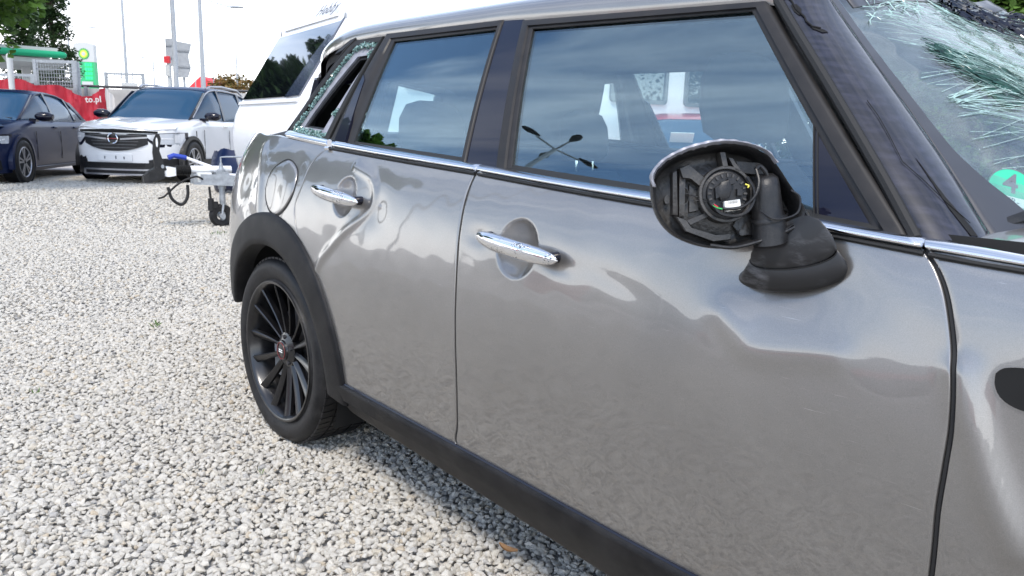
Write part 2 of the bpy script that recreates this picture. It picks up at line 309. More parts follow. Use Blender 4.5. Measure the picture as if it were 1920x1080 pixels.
def resamp(P, n):
    P = np.array(P, float); L = np.r_[0, np.cumsum(np.linalg.norm(np.diff(P, axis=0), axis=1))]
    t = np.linspace(0, L[-1], n); return np.stack([np.interp(t, L, P[:,k]) for k in range(P.shape[1])], 1)
def coons(B, Rr, T, L):
    nu, nv = len(B), len(L); u = np.linspace(0,1,nu)[None,:,None]; v = np.linspace(0,1,nv)[:,None,None]
    return (1-v)*B[None]+v*T[None]+(1-u)*L[:,None]+u*Rr[:,None]-((1-u)*(1-v)*B[0]+u*(1-v)*B[-1]+(1-u)*v*T[0]+u*v*T[-1])

# ================================================================ SILVER CAR

def spl(xs,ys):
    xs=np.array(xs,float);ys=np.array(ys,float);n=len(xs);h=np.diff(xs)
    A=np.zeros((n,n));b=np.zeros(n);A[0,0]=A[-1,-1]=1
    for i in range(1,n-1):
        A[i,i-1]=h[i-1];A[i,i]=2*(h[i-1]+h[i]);A[i,i+1]=h[i];b[i]=6*((ys[i+1]-ys[i])/h[i]-(ys[i]-ys[i-1])/h[i-1])
    m=np.linalg.solve(A,b)
    def f(x):
        x=np.clip(np.asarray(x,float),xs[0],xs[-1]);i=np.clip(np.searchsorted(xs,x,side='right')-1,0,n-2)
        t=x-xs[i];H=h[i];u=xs[i+1]-x
        return m[i]*u**3/(6*H)+m[i+1]*t**3/(6*H)+(ys[i]/H-m[i]*H/6)*u+(ys[i+1]/H-m[i+1]*H/6)*t
    return f
prof=spl([.10,.20,.30,.45,.60,.70,.78,.86,.92,.97,1.02,1.08],[.835,.855,.872,.888,.896,.893,.884,.867,.846,.820,.787,.74])
plan=spl([-.80,-.72,-.60,-.45,-.3,-.1,.1,.5,1.1,1.8,2.3,2.6,3.0,3.3,3.46],[.36,.22,.12,.055,.02,.0,-.0,-.0,.0,.003,.012,.0,.05,.2,.5])
def Sw(x,z):
    return prof(z)-plan(x)
def Gw(x,z):
    t=(z-.97)/.36
    return .800-.165*t-.03*t*t-np.maximum(0,.1-x)**2*.6

def polydist(x, z, poly):
    d = np.full(np.shape(x), 9.)
    for (x0,z0),(x1,z1) in zip(poly[:-1], poly[1:]):
        L2 = (x1-x0)**2+(z1-z0)**2; t = np.clip(((x-x0)*(x1-x0)+(z-z0)*(z1-z0))/L2, 0, 1)
        d = np.minimum(d, np.hypot(x-x0-t*(x1-x0), z-z0-t*(z1-z0)))
    return d
def gau(x, z, cx, cz, sx, sz, a=0.):
    c, s = math.cos(a), math.sin(a); dx, dz = x-cx, z-cz
    return np.exp(-((dx*c+dz*s)/sx)**2-((-dx*s+dz*c)/sz)**2)
H1 = [(1.1912,0.8208)][0]; H2 = [(0.4661,0.8696)][0]
RIDGE = [[(0.4590,0.9549),(0.5772,0.9211),(0.5896,0.8483),(0.4720,0.7663),(0.3739,0.6927),(0.3401,0.6483)]][0]
R2 = [[(1.7014,0.7841),(1.7354,0.7588),(1.7607,0.7386),(1.8176,0.7464),(1.8897,0.7564)]][0]
QR = [[(-0.2124,0.9942),(-0.1209,0.8936),(-0.0831,0.7727)]][0]
FR = [[(2.0551,0.7704),(2.0796,0.7064),(2.1236,0.6067),(2.1505,0.5593)]][0]
DENT_C = [(1.7416,0.8129)][0]; DENT_V = [(1.7656,0.7371)][0]
RIDGE, R2, QR, FR = [[tuple(p) for p in catmull(P_, 40)] for P_ in (RIDGE, R2, QR, FR)]
def bowl(x, z, c, r, dep):
    d = np.hypot(x-c[0], z-c[1])/r; return np.where(d < 1, dep*(1-d**2)**.8, 0)
def Dn(x, z, tight=True):
    """how far the metal is pushed in at (x,z)"""
    x = np.asarray(x,float); z = np.asarray(z,float); d = np.zeros(np.broadcast(x,z).shape)
    # front door: long shallow dent under the mirror, with a creased lower lip
    d += .019*gau(x,z,DENT_C[0]+.05,DENT_C[1]+.035,.115,.060,.06)
    d += -.0040*np.exp(-(polydist(x,z,R2)/.026)**2)
    d += .002*gau(x,z,1.98,.80,.09,.05,0)
    d += .0012*gau(x,z,1.45,.80,.12,.02,-.2)
    # rear door: folded dent behind the handle
    dd = polydist(x,z,RIDGE)
    d += .010*gau(x,z,H2[0]+.13,H2[1]-.02,.075,.060,-.3)-.005*np.exp(-(dd/.013)**2)
    d += .004*gau(x,z,.40,.73,.07,.10,.5)
    # rear quarter: buckled skin round the fuel flap
    dq = polydist(x,z,QR); d += -.005*np.exp(-(dq/.018)**2)+.010*gau(x,z,.0,.83,.07,.08,0)+.012*gau(x,z,-.22,.86,.07,.06,.4)+.006*gau(x,z,-.16,.76,.05,.03,-.5)-.003*gau(x,z,-.24,.80,.05,.015,.8)
    d += .004*gau(x,z,.12,.93,.05,.04,0)+.003*gau(x,z,-.05,.95,.10,.02,0)
    # front wing: deep V fold
    df = polydist(x,z,FR); d += -.008*np.exp(-(df/.02)**2)+.016*gau(x,z,2.19,.68,.07,.09,.3)+.02*gau(x,z,2.24,.52,.07,.12,-.3)
    # the pressings under the door handles
    if tight:
        d += bowl(x,z,(H1[0]+.005,H1[1]),.062,.022)+bowl(x,z,(H2[0]-.015,H2[1]),.056,.020)
        d += .004*gau(x,z,H1[0]+.12,H1[1]-.012,.05,.018,-.2)+.003*gau(x,z,H1[0]-.12,H1[1]+.01,.04,.02,0)
    # slow waviness of pressed steel
    d += .00022*np.sin(x*23+1.7*np.sin(z*17))*np.sin(z*19+2.1*np.sin(x*11))+.00018*np.sin(x*61+z*23)*np.sin(z*57-x*13)
    return d
def SP(x, z, off=0., dent=True): return (float(x), -float(Sw(x,z)-(Dn(x,z,False) if dent else 0)+off), float(z))
def GP(x, z, off=0.): return (float(x), -float(Gw(x,z)+off), float(z))

CAR = thing('silver_hatchback', 'dented silver grey car with smashed windscreen, chrome handles and torn open wing mirror', 'car', (1.3,0,0))
CAR['_w'] = (1.3,0,0)

def panel(name, m, B, Rr, T, L, nu, nv, parent, off=0., dent=True, smoothB=True, lip=True, side=-1, surf='S', thick=.02):
    f = lambda P, n, s=True: catmull(P, n) if s else resamp(P, n)
    G = coons(f(B,nu), f(Rr,nv), f(T,nu), f(L,nv)); X, Z = G[...,0], G[...,1]
    def yy(X, Z, o):
        return (Sw(X,Z)-(Dn(X,Z) if dent else 0)+o) if surf == 'S' else Gw(X,Z)+o
    V = np.stack([X, side*yy(X,Z,off), Z], -1).reshape(-1,3); F = []
    idx = np.arange(nu*nv).reshape(nv,nu)
    a,b,c,d = idx[:-1,:-1].ravel(), idx[:-1,1:].ravel(), idx[1:,1:].ravel(), idx[1:,:-1].ravel()
    F = np.stack([a,b,c,d],1).tolist() if side < 0 else np.stack([d,c,b,a],1).tolist()
    if lip:
        loop = list(idx[0,:])+list(idx[1:,-1])+list(idx[-1,-2::-1])+list(idx[-2:0:-1,0]); nl = len(loop)
        P2 = np.stack([X.ravel()[loop], Z.ravel()[loop]], 1); tg = np.roll(P2,-1,0)-np.roll(P2,1,0); tg /= np.linalg.norm(tg,axis=1)[:,None]+1e-9
        nr = np.stack([tg[:,1],-tg[:,0]],1); base = len(V)
        for k,(ex,dp) in enumerate([(.0009,.0005),(.0015,.0018),(.0015,thick)]):
            Q = P2+nr*ex; y = yy(Q[:,0],Q[:,1],off-dp); V = np.vstack([V, np.stack([Q[:,0],side*y,Q[:,1]],1)])
        rings = [loop]+[[base+k*nl+i for i in range(nl)] for k in range(3)]
        for r0,r1 in zip(rings[:-1],rings[1:]):
            for i in range(nl):
                j = (i+1)%nl; F.append((r0[i],r1[i],r1[j],r0[j]) if side < 0 else (r0[j],r1[j],r1[i],r0[i]))
    me = bpy.data.meshes.new(name); V = V-np.array(parent['_w']); me.from_pydata(V.tolist(), [], F); me.update()
    me.materials.append(MAT[m] if isinstance(m,str) else m); me.polygons.foreach_set('use_smooth', [True]*len(me.polygons))
    o = bpy.data.objects.new(name, me); COL.objects.link(o); o.parent = parent; o['_w'] = parent['_w']; return o

# seams traced along the body side
BELT_LO = [(-0.0738,1.0213),(0.2512,1.0018),(0.9862,0.9681),(1.5146,0.9419),(1.7981,0.9298),(1.9803,0.9178),(2.0971,0.9117)]
GAP_RB = [(0.9862,0.9681),(0.9855,0.9329),(0.9893,0.8811),(0.9972,0.8151),(1.0065,0.7307),(1.0124,0.6317),(1.0148,0.5027),(1.0087,0.3791),(0.9961,0.3258),(1.0050,0.2990)]      # between the doors
GAP_F = [(1.9803,0.9178),(2.0018,0.8946),(2.0209,0.8612),(2.0390,0.8087),(2.0509,0.7552),(2.0565,0.6994),(2.0568,0.6404),(2.0563,0.5791),(2.0590,0.4839)]+[(2.055,.30)]
GAP_Q = [(0.2632,0.9974),(0.2191,0.9781),(0.1953,0.9415),(0.1867,0.8796),(0.1739,0.8054),(0.1698,0.7344)]
ARC = [(.455*math.cos(R_(a)), .317+.455*math.sin(R_(a))) for a in range(0,181,6)]
arc_door = [p for p in ARC if p[0] > .19]
SILLT = lambda x: .322-.022*min(1,max(0,(x-.45)/1.2))
i0 = 0
gapq_dn = list(GAP_Q[:-1])
qend = ARC[[i for i,p in enumerate(ARC) if p[0] > .19][-1]]
L_rd = gapq_dn+[qend]+arc_door[::-1][1:]             # from belt down along gap, then round the arch
L_rd = L_rd[::-1]; L_rd[0] = (.455,.324)
def shift(P, dx): return [(p[0]+dx,p[1]) for p in P]
beltx = np.array([p[0] for p in BELT_LO]); beltz = np.array([p[1] for p in BELT_LO]); belt = lambda x: float(np.interp(x, beltx, beltz))
def fixends(P, top=True): return P
rd_R = shift(GAP_RB,-.0048)[::-1]; rd_top = [(x,belt(x)) for x in np.linspace(L_rd[-1][0]+.0, rd_R[-1][0], 9)]
L_rd[-1] = (rd_top[0][0], rd_top[0][1])
rd_R[-1] = rd_top[-1]; rd_R[0] = (rd_R[0][0], SILLT(rd_R[0][0])-.004)
rd_B = [L_rd[0]]+[(x,SILLT(x)-.004) for x in np.linspace(.5,rd_R[0][0],8)]; rd_B[-1] = rd_R[0]
REARDOOR = panel('rear_door', PAINT, rd_B, rd_R, rd_top, L_rd, 150, 190, CAR)
fd_L = shift(GAP_RB,.0048)[::-1]; fd_R = shift(GAP_F,-.0050)[::-1]
fd_L[0] = (fd_L[0][0], SILLT(fd_L[0][0])-.004); fd_L[-1] = (fd_L[-1][0], belt(fd_L[-1][0])); fd_R[-1] = (fd_R[-1][0], belt(fd_R[-1][0])); fd_R[0] = (fd_R[0][0], .296)
fd_B = [(x, SILLT(x)-.004) for x in np.linspace(fd_L[0][0], fd_R[0][0], 8)]; fd_B[-1] = fd_R[0]
fd_T = [(x, belt(x)) for x in np.linspace(fd_L[-1][0], fd_R[-1][0], 12)]
FRONTDOOR = panel('front_door', PAINT, fd_B, fd_R, fd_T, fd_L, 260, 190, CAR)
# rear quarter
q_R = [qend]+GAP_Q[::-1][1:]; q_R = shift(q_R,-.005); q_R[-1] = (q_R[-1][0], belt(q_R[-1][0])+.0)
ARQ = [p for p in ARC[::-1] if p[0] < .17 and p[1] > .43]
q_T = [(-.80,1.02),(-.6,1.03),(-.4,1.035)]+[(x, belt(x)+(.006 if x < .0 else 0)) for x in (-.28,-.15,.0,.12)]+[q_R[-1]]
q_B = [(-.80,.44),(-.6,.44)]+ARQ+[q_R[0]]
QUARTER = panel('rear_quarter_panel', PAINT, [q_B[0]]+q_B[1:-1]+[q_R[0]], q_R, q_T, [(-.80,.44),(-.80,.6),(-.80,.8),(-.80,1.02)], 150, 110, CAR, smoothB=False)
# front wing
w_L = shift(GAP_F,.0055)[::-1]; w_L[0] = (w_L[0][0],.296); w_L[-1] = (w_L[-1][0], belt(w_L[-1][0]))
ARCF = [(2.67+p[0], p[1]) for p in ARC]
w_B = [w_L[0],(2.12,.296)]+[p for p in ARCF[::-1]]+[(3.28,.28)]
w_T = [w_L[-1],(2.12,belt(2.12)),(2.3,.905),(2.6,.895),(2.9,.86),(3.2,.80),(3.28,.78)]
WING = panel('front_wing', PAINT, w_B, [(3.28,.28),(3.28,.5),(3.28,.78)], w_T, w_L, 170, 110, CAR)
# far side skin, one sweep with both arches
def far(name, x0, x1, parent=CAR): pass
fq_B = [(-.80,.25),(-.455,.25)]+ARC[::-1]+[(1.3,.29)]+ARCF[::-1]+[(3.28,.28)]
panel('far_side_panel', PAINT, fq_B, [(3.28,.28),(3.28,.78)], [(-.80,1.02),(-.3,1.03),(.3,1.0),(1.,.97),(1.96,.92),(2.6,.895),(3.28,.78)], [(-.80,.25),(-.80,1.02)], 200, 30, CAR, dent=False, side=1)

# dark inner shell so that gaps look into shadow
mb = MB(); xs = np.arange(-.78,3.28,.03); zs = np.arange(.22,.95,.03)
for s in (-1,1):
    b0 = len(mb.v)
    for z in zs:
        for x in xs: mb.v.append((x, s*float(Sw(x,z)-.028-(float(Dn(x,z,True))*1.0 if s<0 else 0)), z))
    n = len(xs)
    for j in range(len(zs)-1):
        for i in range(n-1):
            x, z = xs[i]+.015, zs[j]+.015
            if x < -.26 and z < .60: continue
            if min(math.hypot(x,z-.317), math.hypot(x-2.67,z-.317)) < .385: continue
            mb.f.append((b0+j*n+i, b0+j*n+i+1, b0+(j+1)*n+i+1, b0+(j+1)*n+i))
mb.box((1.38,0,.235),(3.5,1.35,.06)); mb.box((1.25,0,.42),(3.0,1.45,.02))
for cx in (0,2.67):
    for s in (-1,1):
        pr = [(cx+.40*math.cos(R_(a)), .317+.40*math.sin(R_(a))) for a in range(-25,152,11)]
        mb.loft([[(x,s*.86,z) for x,z in pr],[(x,s*.52,z) for x,z in pr]], False)
        mb.box((cx,s*.53,.47),(.56,.02,.5))
mb.build('inner_shell', 'black_void', CAR, smooth=False)

def seam(P, o=-.007, r=.0042): MB().tube([SP(x,z,o) for x,z in catmull(P,60)], r, 6).build('door_seal', 'seal_rubber', CAR)
seam(GAP_RB); seam(GAP_F); seam(GAP_Q)
# wheel arch cladding
def cladding(cx, side=-1, a0=-8, a1=188):
    rings = []; a1 = 164 if cx == 0 else a1
    for a in range(a0, a1+1, 4):
        c, s = math.cos(R_(a)), math.sin(R_(a)); ring = []
        for r, o in ((.466,-.012),(.466,.004),(.460,.010),(.445,.012),(.385,.015),(.366,.013),(.361,.006),(.361,-.05)):
            x, z = cx+r*c, .317+r*s
            x2 = x
            ring.append((x, side*float(Sw(x,z)+o), z))
        rings.append(ring)
    return MB().loft(rings, False).build('wheel_arch_cladding', 'cladding_plastic', CAR, sharp=60)
for cx in (0,2.67):
    for s in (-1,1): cladding(cx, s)
# sill
def sill(side):
    rings = []
    for x in list(np.arange(.368,2.26,.03))+[2.262]:
        zt = SILLT(x)-.002; zb = .226-.05*min(1,(x-.37)/1.1)
        k = min(1,(x-.36)/.10); zb2 = zb+(1-k)*.05
        rings.append([(x, side*float(Sw(x,z)+o), z) for z,o in ((zt+.006,-.02),(zt+.004,.004),(zt-.002,.011),(zt-.012,.013),(zt-.05,.010),(zb2+.05,.004),(zb2+.015,-.004),(zb2,-.016),(zb2-.004,-.05),(zb2+.02,-.2))])
    return MB().loft(rings, False, True, True).build('side_sill', 'cladding_plastic', CAR, sharp=50)
sill(-1); sill(1)
MB().tube([SP(x, SILLT(x)+.001, .002, False) for x in np.arange(.46,2.2,.04)], .0035, 6).build('sill_seal', 'gloss_black', CAR)

# chrome belt mouldings
def moulding(name, lo, hi, m='chrome', bulge=.009, off=.002, surf='S', parent=CAR, n=60, prof_=(0,.35,.75,1,1,.75,.35,0)):
    lo = catmull(lo, n); hi = catmull(hi, n); rings = []
    k = len(prof_)
    for a, b in zip(lo, hi):
        ring = []
        ws = Sw if surf == 'S' else Gw
        y0, y1 = float(ws(a[0],a[1]) if surf != 'M' else Sw(a[0],a[1])), float(ws(b[0],b[1]))
        for j in range(k):
            t = j/(k-1); x = a[0]*(1-t)+b[0]*t; z = a[1]*(1-t)+b[1]*t; y = y0*(1-t)+y1*t
            ring.append((x, -(y+off+bulge*prof_[j]), z))
        ring = [(a[0],-(y0-.02),a[1])]+ring+[(b[0],-(y1-.02),b[1])]
        rings.append(ring)
    return MB().loft(rings, False, True, True).build(name, m, parent, sharp=70)
MP = (.0,.5,.85,1,.95,.8,.55,.2)
bl_rd_lo, bl_rd_hi = [(0.2717,1.0024),(0.6346,0.9847),(0.9865,0.9694)], [(0.2439,1.0241),(0.6153,1.0037),(0.9769,0.9860)]
bl_fd_lo, bl_fd_hi = [(0.9983,0.9688),(1.2895,0.9534),(1.5169,0.9431),(1.7269,0.9350),(1.8504,0.9271),(1.9794,0.9187)], [(0.9893,0.9854),(1.2792,0.9697),(1.5083,0.9604),(1.7201,0.9511),(1.8451,0.9428),(1.9706,0.9340)]
bl_w_lo, bl_w_hi = [(1.9863,0.9182),(2.0439,0.9147),(2.0981,0.9123),(2.1377,0.9098)], [(1.9764,0.9332),(2.0395,0.9304),(2.0943,0.9267),(2.1341,0.9244)]
bl_q_lo, bl_q_hi = [(-0.0664,1.0250),(0.0385,1.0171),(0.1560,1.0086),(0.2444,1.0031)], [(-0.0839,1.0461),(0.0251,1.0392),(0.1231,1.0327),(0.2254,1.0252)]
moulding('chrome_moulding', bl_rd_lo, bl_rd_hi); moulding('chrome_moulding', bl_fd_lo, bl_fd_hi); moulding('chrome_moulding', bl_w_lo, bl_w_hi); moulding('chrome_moulding', bl_q_lo, bl_q_hi)
dk = lambda P, a, b: [(x, z+d) for (x,z) in P for d in (0,)]
for P in (bl_rd_lo, bl_fd_lo, bl_w_lo):
    MB().tube([SP(x, z-.004, .003) for x,z in catmull(P,30)], .0035, 6).build('moulding_seal', 'seal_rubber', CAR)

# door handles
def handle(p0, p1, parent):
    a = np.array(p0); b = np.array(p1); rings = []; N = 26
    for i in range(N+1):
        t = i/N; x = a[0]*(1-t)+b[0]*t; z = a[1]*(1-t)+b[1]*t
        e = math.sqrt(max(0,1-abs(2*t-1)**3.2)); h = .0185*e+.0006; w = .013*e+.0005
        so = .020+.012*(1-abs(2*t-1)**2)
        dx, dz = (b-a)/np.linalg.norm(b-a); ring = []
        y0 = float(Sw(x,z))
        for k in range(20):
            th = k*2*math.pi/20; q = math.cos(th)*h; ring.append((x-dz*q, -(y0+so+math.sin(th)*w), z+dx*q))
        rings.append(ring)
    h = MB().loft(rings, True, True, True).build('door_handle', 'pitted_chrome', parent, sharp=80)
    for t in (.10,.90):
        x = a[0]*(1-t)+b[0]*t; z = a[1]*(1-t)+b[1]*t; y0 = float(Sw(x,z))
        MB().tube([(x,-(y0-.02),z),(x,-(y0+.016),z)], .012, 12).build('handle_mount', 'gloss_black', parent)
    # shadow gasket ring under the handle
    return h
handle([(1.0786,0.8371)][0], [(1.3398,0.8172)][0], FRONTDOOR)
handle([(0.2854,0.8839)][0], [(0.5638,0.8640)][0], REARDOOR)

# fuel flap
fc = [[(-0.0618,0.8588)],[(-0.0518,0.9116)],[(-0.0111,0.9448)],[(0.0418,0.9558)],[(0.0996,0.9384)],[(0.1375,0.9057)],[(0.1413,0.8518)],[(0.1057,0.8041)],[(0.0465,0.7766)],[(-0.0108,0.7866)],[(-0.0475,0.8198)]]
fc = [p[0] for p in fc]; c0 = np.mean(np.array(fc),0)
fcl = catmull(fc+[fc[0]], 49)[:-1]
m = MB(); rings = []
for k,(s,o) in enumerate(((1.05,-.012),(1.05,.0012),(1.02,.0016),(.985,.0016),(.975,.0003),(.97,-.012))):
    rings.append([SP(c0[0]+(p[0]-c0[0])*s, c0[1]+(p[1]-c0[1])*s, o) for p in fcl])
MB().loft(rings[2:], True).build('flap_gap', 'seal_rubber', CAR)
rings = [[SP(c0[0]+(p[0]-c0[0])*s, c0[1]+(p[1]-c0[1])*s, o) for p in fcl] for s,o in ((.965,-.006),(.965,.001),(.945,.0035),(.9,.0042),(.75,.005),(.5,.0055),(.25,.0057),(.02,.0058))]
MB().loft(rings, True, False, True).build('fuel_flap', PAINT, CAR, sharp=70)

# scuttle opening in the wing
so = [(2.0947,0.7802),(2.0959,0.7669),(2.1040,0.7520),(2.1201,0.7429),(2.1403,0.7406),(2.1697,0.7441),(2.1881,0.7592),(2.1843,0.7805),(2.1613,0.7918),(2.1280,0.7939),(2.1031,0.7891)]
so = catmull(so+[so[0]], 41)[:-1]; sc_ = np.mean(so,0)
MB().loft([[SP(sc_[0]+(p[0]-sc_[0])*s, sc_[1]+(p[1]-sc_[1])*s, o) for p in so] for s,o in ((1.06,-.002),(1.04,.0022),(1.01,.0022),(1.0,-.001),(1.0,-.006))], True).build('opening_rim', PAINT, WING)
MB().loft([[SP(sc_[0]+(p[0]-sc_[0])*s, sc_[1]+(p[1]-sc_[1])*s, o) for p in so] for s,o in ((1.015,.0016),(.9,.0012),(.5,.0012),(.05,.0012))], True, False, True).build('side_opening', 'black_void', WING)

# ------------------------------------------------ greenhouse
def ring_frame(name, outer, inner, m, parent, side=-1, h=.010, off=.0, step=True, n=24, surf='G'):
    """closed frame between two matching corner loops; each side a straight or gently curved run"""
    rings = []; K = len(outer)
    W = Gw if surf == 'G' else Sw
    O = []; I = []
    for k in range(K):
        a, b = np.array(outer[k]), np.array(outer[(k+1)%K]); c, d = np.array(inner[k]), np.array(inner[(k+1)%K])
        for t in np.linspace(0,1,n,endpoint=False): O.append(a*(1-t)+b*t); I.append(c*(1-t)+d*t)
    for o_, i_ in zip(O, I):
        ring = []
        pr = ((0,-.02),(0,.0),(.06,h*.8),(.18,h),(.62,h*.9),(.68,h*.35),(.92,h*.3),(1,h*.1),(1,-.012)) if step else ((0,-.02),(0,h*.6),(.12,h),(.88,h),(1,h*.6),(1,-.012))
        for t, dy in pr:
            p = o_*(1-t)+i_*t; ring.append((p[0], side*float(W(p[0],p[1])+off+dy), p[1]))
        rings.append(ring)
    rings.append(rings[0])
    return MB().loft(rings, False).build(name, m, parent, sharp=45)
def pane(name, poly, m, parent, side=-1, off=-.004, t=.004):
    """poly: four corners (bottom-left, bottom-right, top-right, top-left) on the greenhouse"""
    bl, br, tr, tl = [np.array(p) for p in poly[:4]]; N = 16; V = []; RE_ = resamp(np.array([br]+[np.array(p) for p in poly[4:]]+[tr]), 101)
    for o in (0,-t):
        for j in range(N):
            for i in range(N):
                u, v = i/(N-1), j/(N-1); rr_ = RE_[int(round(v*100))]; p = (1-u)*((1-v)*bl+v*tl)+u*rr_; V.append((p[0], side*float(Gw(p[0],p[1])+off+o), p[1]))
    F = []
    for k in (0,1):
        for j in range(N-1):
            for i in range(N-1):
                q = [k*N*N+j*N+i, k*N*N+j*N+i+1, k*N*N+(j+1)*N+i+1, k*N*N+(j+1)*N+i]; F.append(tuple(q if k == 0 else q[::-1]))
    lp = [i for i in range(N)]+[j*N+N-1 for j in range(1,N)]+[(N-1)*N+i for i in range(N-2,-1,-1)]+[j*N for j in range(N-2,0,-1)]
    for a, b in zip(lp, lp[1:]+lp[:1]): F.append((a, N*N+a, N*N+b, b))
    return MB().add(V,F).build(name, m, parent)
fdO = [(1.0319,0.9838),(1.9549,0.9317),(1.5741,1.3116),(0.8932,1.3375)]; fdI = [(1.0847,0.9747),(1.8965,0.9386),(1.5508,1.2937),(0.9440,1.3100)]
rdO = [(0.2217,1.0221),(0.9177,0.9869),(0.8135,1.3462),(0.2541,1.3532)]; rdI = [(0.3596,1.0180),(0.8914,0.9920),(0.7994,1.3205),(0.3167,1.3233)]
triO = [(0.2217,1.0221),(0.3482,1.0176),(0.3070,1.3239),(0.2566,1.3478)]
fdO0, fdI0, rdO0, rdI0 = fdO, fdI, rdO, rdI
for s in (-1,1):
    sh_ = 0 if s < 0 else -.07
    rdO, rdI = [[(x+sh_,z) for x,z in P_] for P_ in (rdO0,rdI0)]; fdO, fdI = [[(x+(sh_ if i_ in (0,3) else 0),z) for i_,(x,z) in enumerate(P_)] for P_ in (fdO0,fdI0)]; gm = 'car_glass' if s < 0 else 'car_glass_thin'
    pr_f, pr_r = (FRONTDOOR, REARDOOR) if s < 0 else (CAR, CAR)
    ring_frame('window_frame', fdO, fdI, 'trim_rubber', pr_f, s); ring_frame('window_frame', rdO, rdI, 'trim_rubber', pr_r, s)
    # fixed quarter light behind the mirror: glass stops at the divider
    pane('window_pane', [fdI[0], [(1.8063,0.9449)][0], [(1.5598,1.3009)][0], fdI[3], [(1.7683,1.0835)][0]], gm, pr_f, s)
    pane('window_pane', rdI, gm, pr_r, s)
    tri = [(1.8083,0.9443),(1.8999,0.9374),(1.7588,1.0919),(1.7545,1.0936)]
    pane('sail_panel', [tri[0],tri[1],tri[2],tri[3]], 'gloss_black', pr_f, s, off=.001)
    ring_frame('sail_trim', [(1.8049,0.9440),(1.8139,0.9433),(1.7618,1.0885),(1.7505,1.0944)], [(1.8075,0.9443),(1.8110,0.9438),(1.7591,1.0885),(1.7543,1.0919)], 'seal_rubber', pr_f, s, h=.003, step=False, n=6)
    bp = [(0.9170,0.9881),(1.0319,0.9838),(0.8946,1.3387),(0.8150,1.3474)]; pane('centre_pillar_cover', bp, 'gloss_black', pr_f if s > 0 else CAR, s, off=.004, t=.03)
    # rear edge of the rear door: slim blue quarter glass strip
    pane('quarter_glass', [(0.2596,1.0247),(0.3269,1.0202),(0.2759,1.2064),(0.2533,1.2237)], 'gloss_black', pr_r, s, off=.0125, t=.01)
    # smooth panel under the frames
# near side broken quarter window: flange, crumbs, torn trim
qo = [(-0.1681,1.0442),(0.2081,1.0267),(0.2405,1.3456),(0.0653,1.3445)]; qi = [(-0.0286,1.0563),(0.1447,1.0485),(0.1988,1.2868),(0.1152,1.2846)]; qo2 = [(x-.07,z) for x,z in qo]; qi2 = [(x-.07,z) for x,z in qi]
ring_frame('quarter_window_frame', qo, [(-0.1084,1.0484),(0.1815,1.0343),(0.2294,1.3259),(0.0906,1.3213)], 'seal_rubber', CAR, -1, h=.008, step=False)
ring_frame('body_flange', [(-0.1043,1.0503),(0.1763,1.0358),(0.2326,1.3223),(0.0982,1.3173)], [(-0.0218,1.0599),(0.1315,1.0516),(0.2083,1.2897),(0.1261,1.2874)], 'bare_primer', CAR, -1, h=.001, off=-.006, step=False)
ring_frame('inner_trim', [(-0.0393,1.0562),(0.1447,1.0485),(0.2145,1.2962),(0.1076,1.2920)], [(-0.0064,1.0636),(0.1145,1.0581),(0.1990,1.2800),(0.1370,1.2764)], 'black_plastic', CAR, -1, h=.001, off=-.016, step=False)
ring_frame('quarter_window_frame', qo2, qi2, 'gloss_black', CAR, 1, h=.004, step=False); pane('quarter_glass', [qi2[0],qi2[1],qi2[2],qi2[3]], 'car_glass_thin', CAR, 1)
m = MB()
edge = []
for P, w, dens in (([(-0.0821,1.0505),(0.0552,1.0418),(0.1728,1.0357)],.010,210),([(-0.0840,1.0558),(0.0052,1.1621),(0.0595,1.2575),(0.0991,1.3136)],.004,190),([(0.0991,1.3136),(0.1456,1.3230),(0.2233,1.3195)],.008,130),([(0.2159,1.3012),(0.2126,1.2793)],.006,30),([(0.1758,1.1121),(0.1746,1.0988)],.007,40)):
    Q = catmull(P, 200)
    for _ in range(dens):
        p = Q[rng.integers(0,200)]+rng.normal(0,w*.5,2); s = rng.uniform(.0018,.004); y = -(float(Gw(p[0],p[1]))+rng.uniform(-.006,.010))
        rot = Matrix.Rotation(rng.uniform(0,3), 3, Vector(rng.normal(size=3)).normalized())
        m.box((p[0],y,p[1]), (s*2,s*1.6,s*1.8), rot)
m.build('glass_crumbs', 'crumb_glass', CAR, smooth=False)['kind'] = 'stuff'
# torn trim corner at the rear of the roof
m = MB(); 
m.prism([(0,0),(.05,.01),(.09,.035),(.10,.05),(.05,.03),(.01,.012)], lambda a,b,t: Vector(GP([(0.0336,1.3126)][0][0]-.06+a, [(0.0336,1.3126)][0][1]-.01+b*1.2, t)), -.01, .012)
m.build('torn_trim', 'trim_rubber', CAR, smooth=False)
m = MB(); m.tube([GP(*[(-0.1951,1.0440)][0],.004), GP(*[(-0.0338,1.1900)][0],.006), GP(*[(0.0336,1.3126)][0],.006), GP(*[(0.0764,1.3473)][0],.006)], [.006,.004,.005,.007], 6); m.build('pillar_seal', 'seal_rubber', CAR)
# rear lower corner clip between the mouldings
p = [(0.2613,1.0116)][0]; m = MB(); m.box(SP(p[0],p[1],.006),(.028,.012,.024)); m.tube([SP(p[0]-.012,p[1]-.012,.01), SP(p[0]+.014,p[1]-.012,.01)], .006, 6); m.build('moulding_clip', 'chrome', CAR, smooth=False)

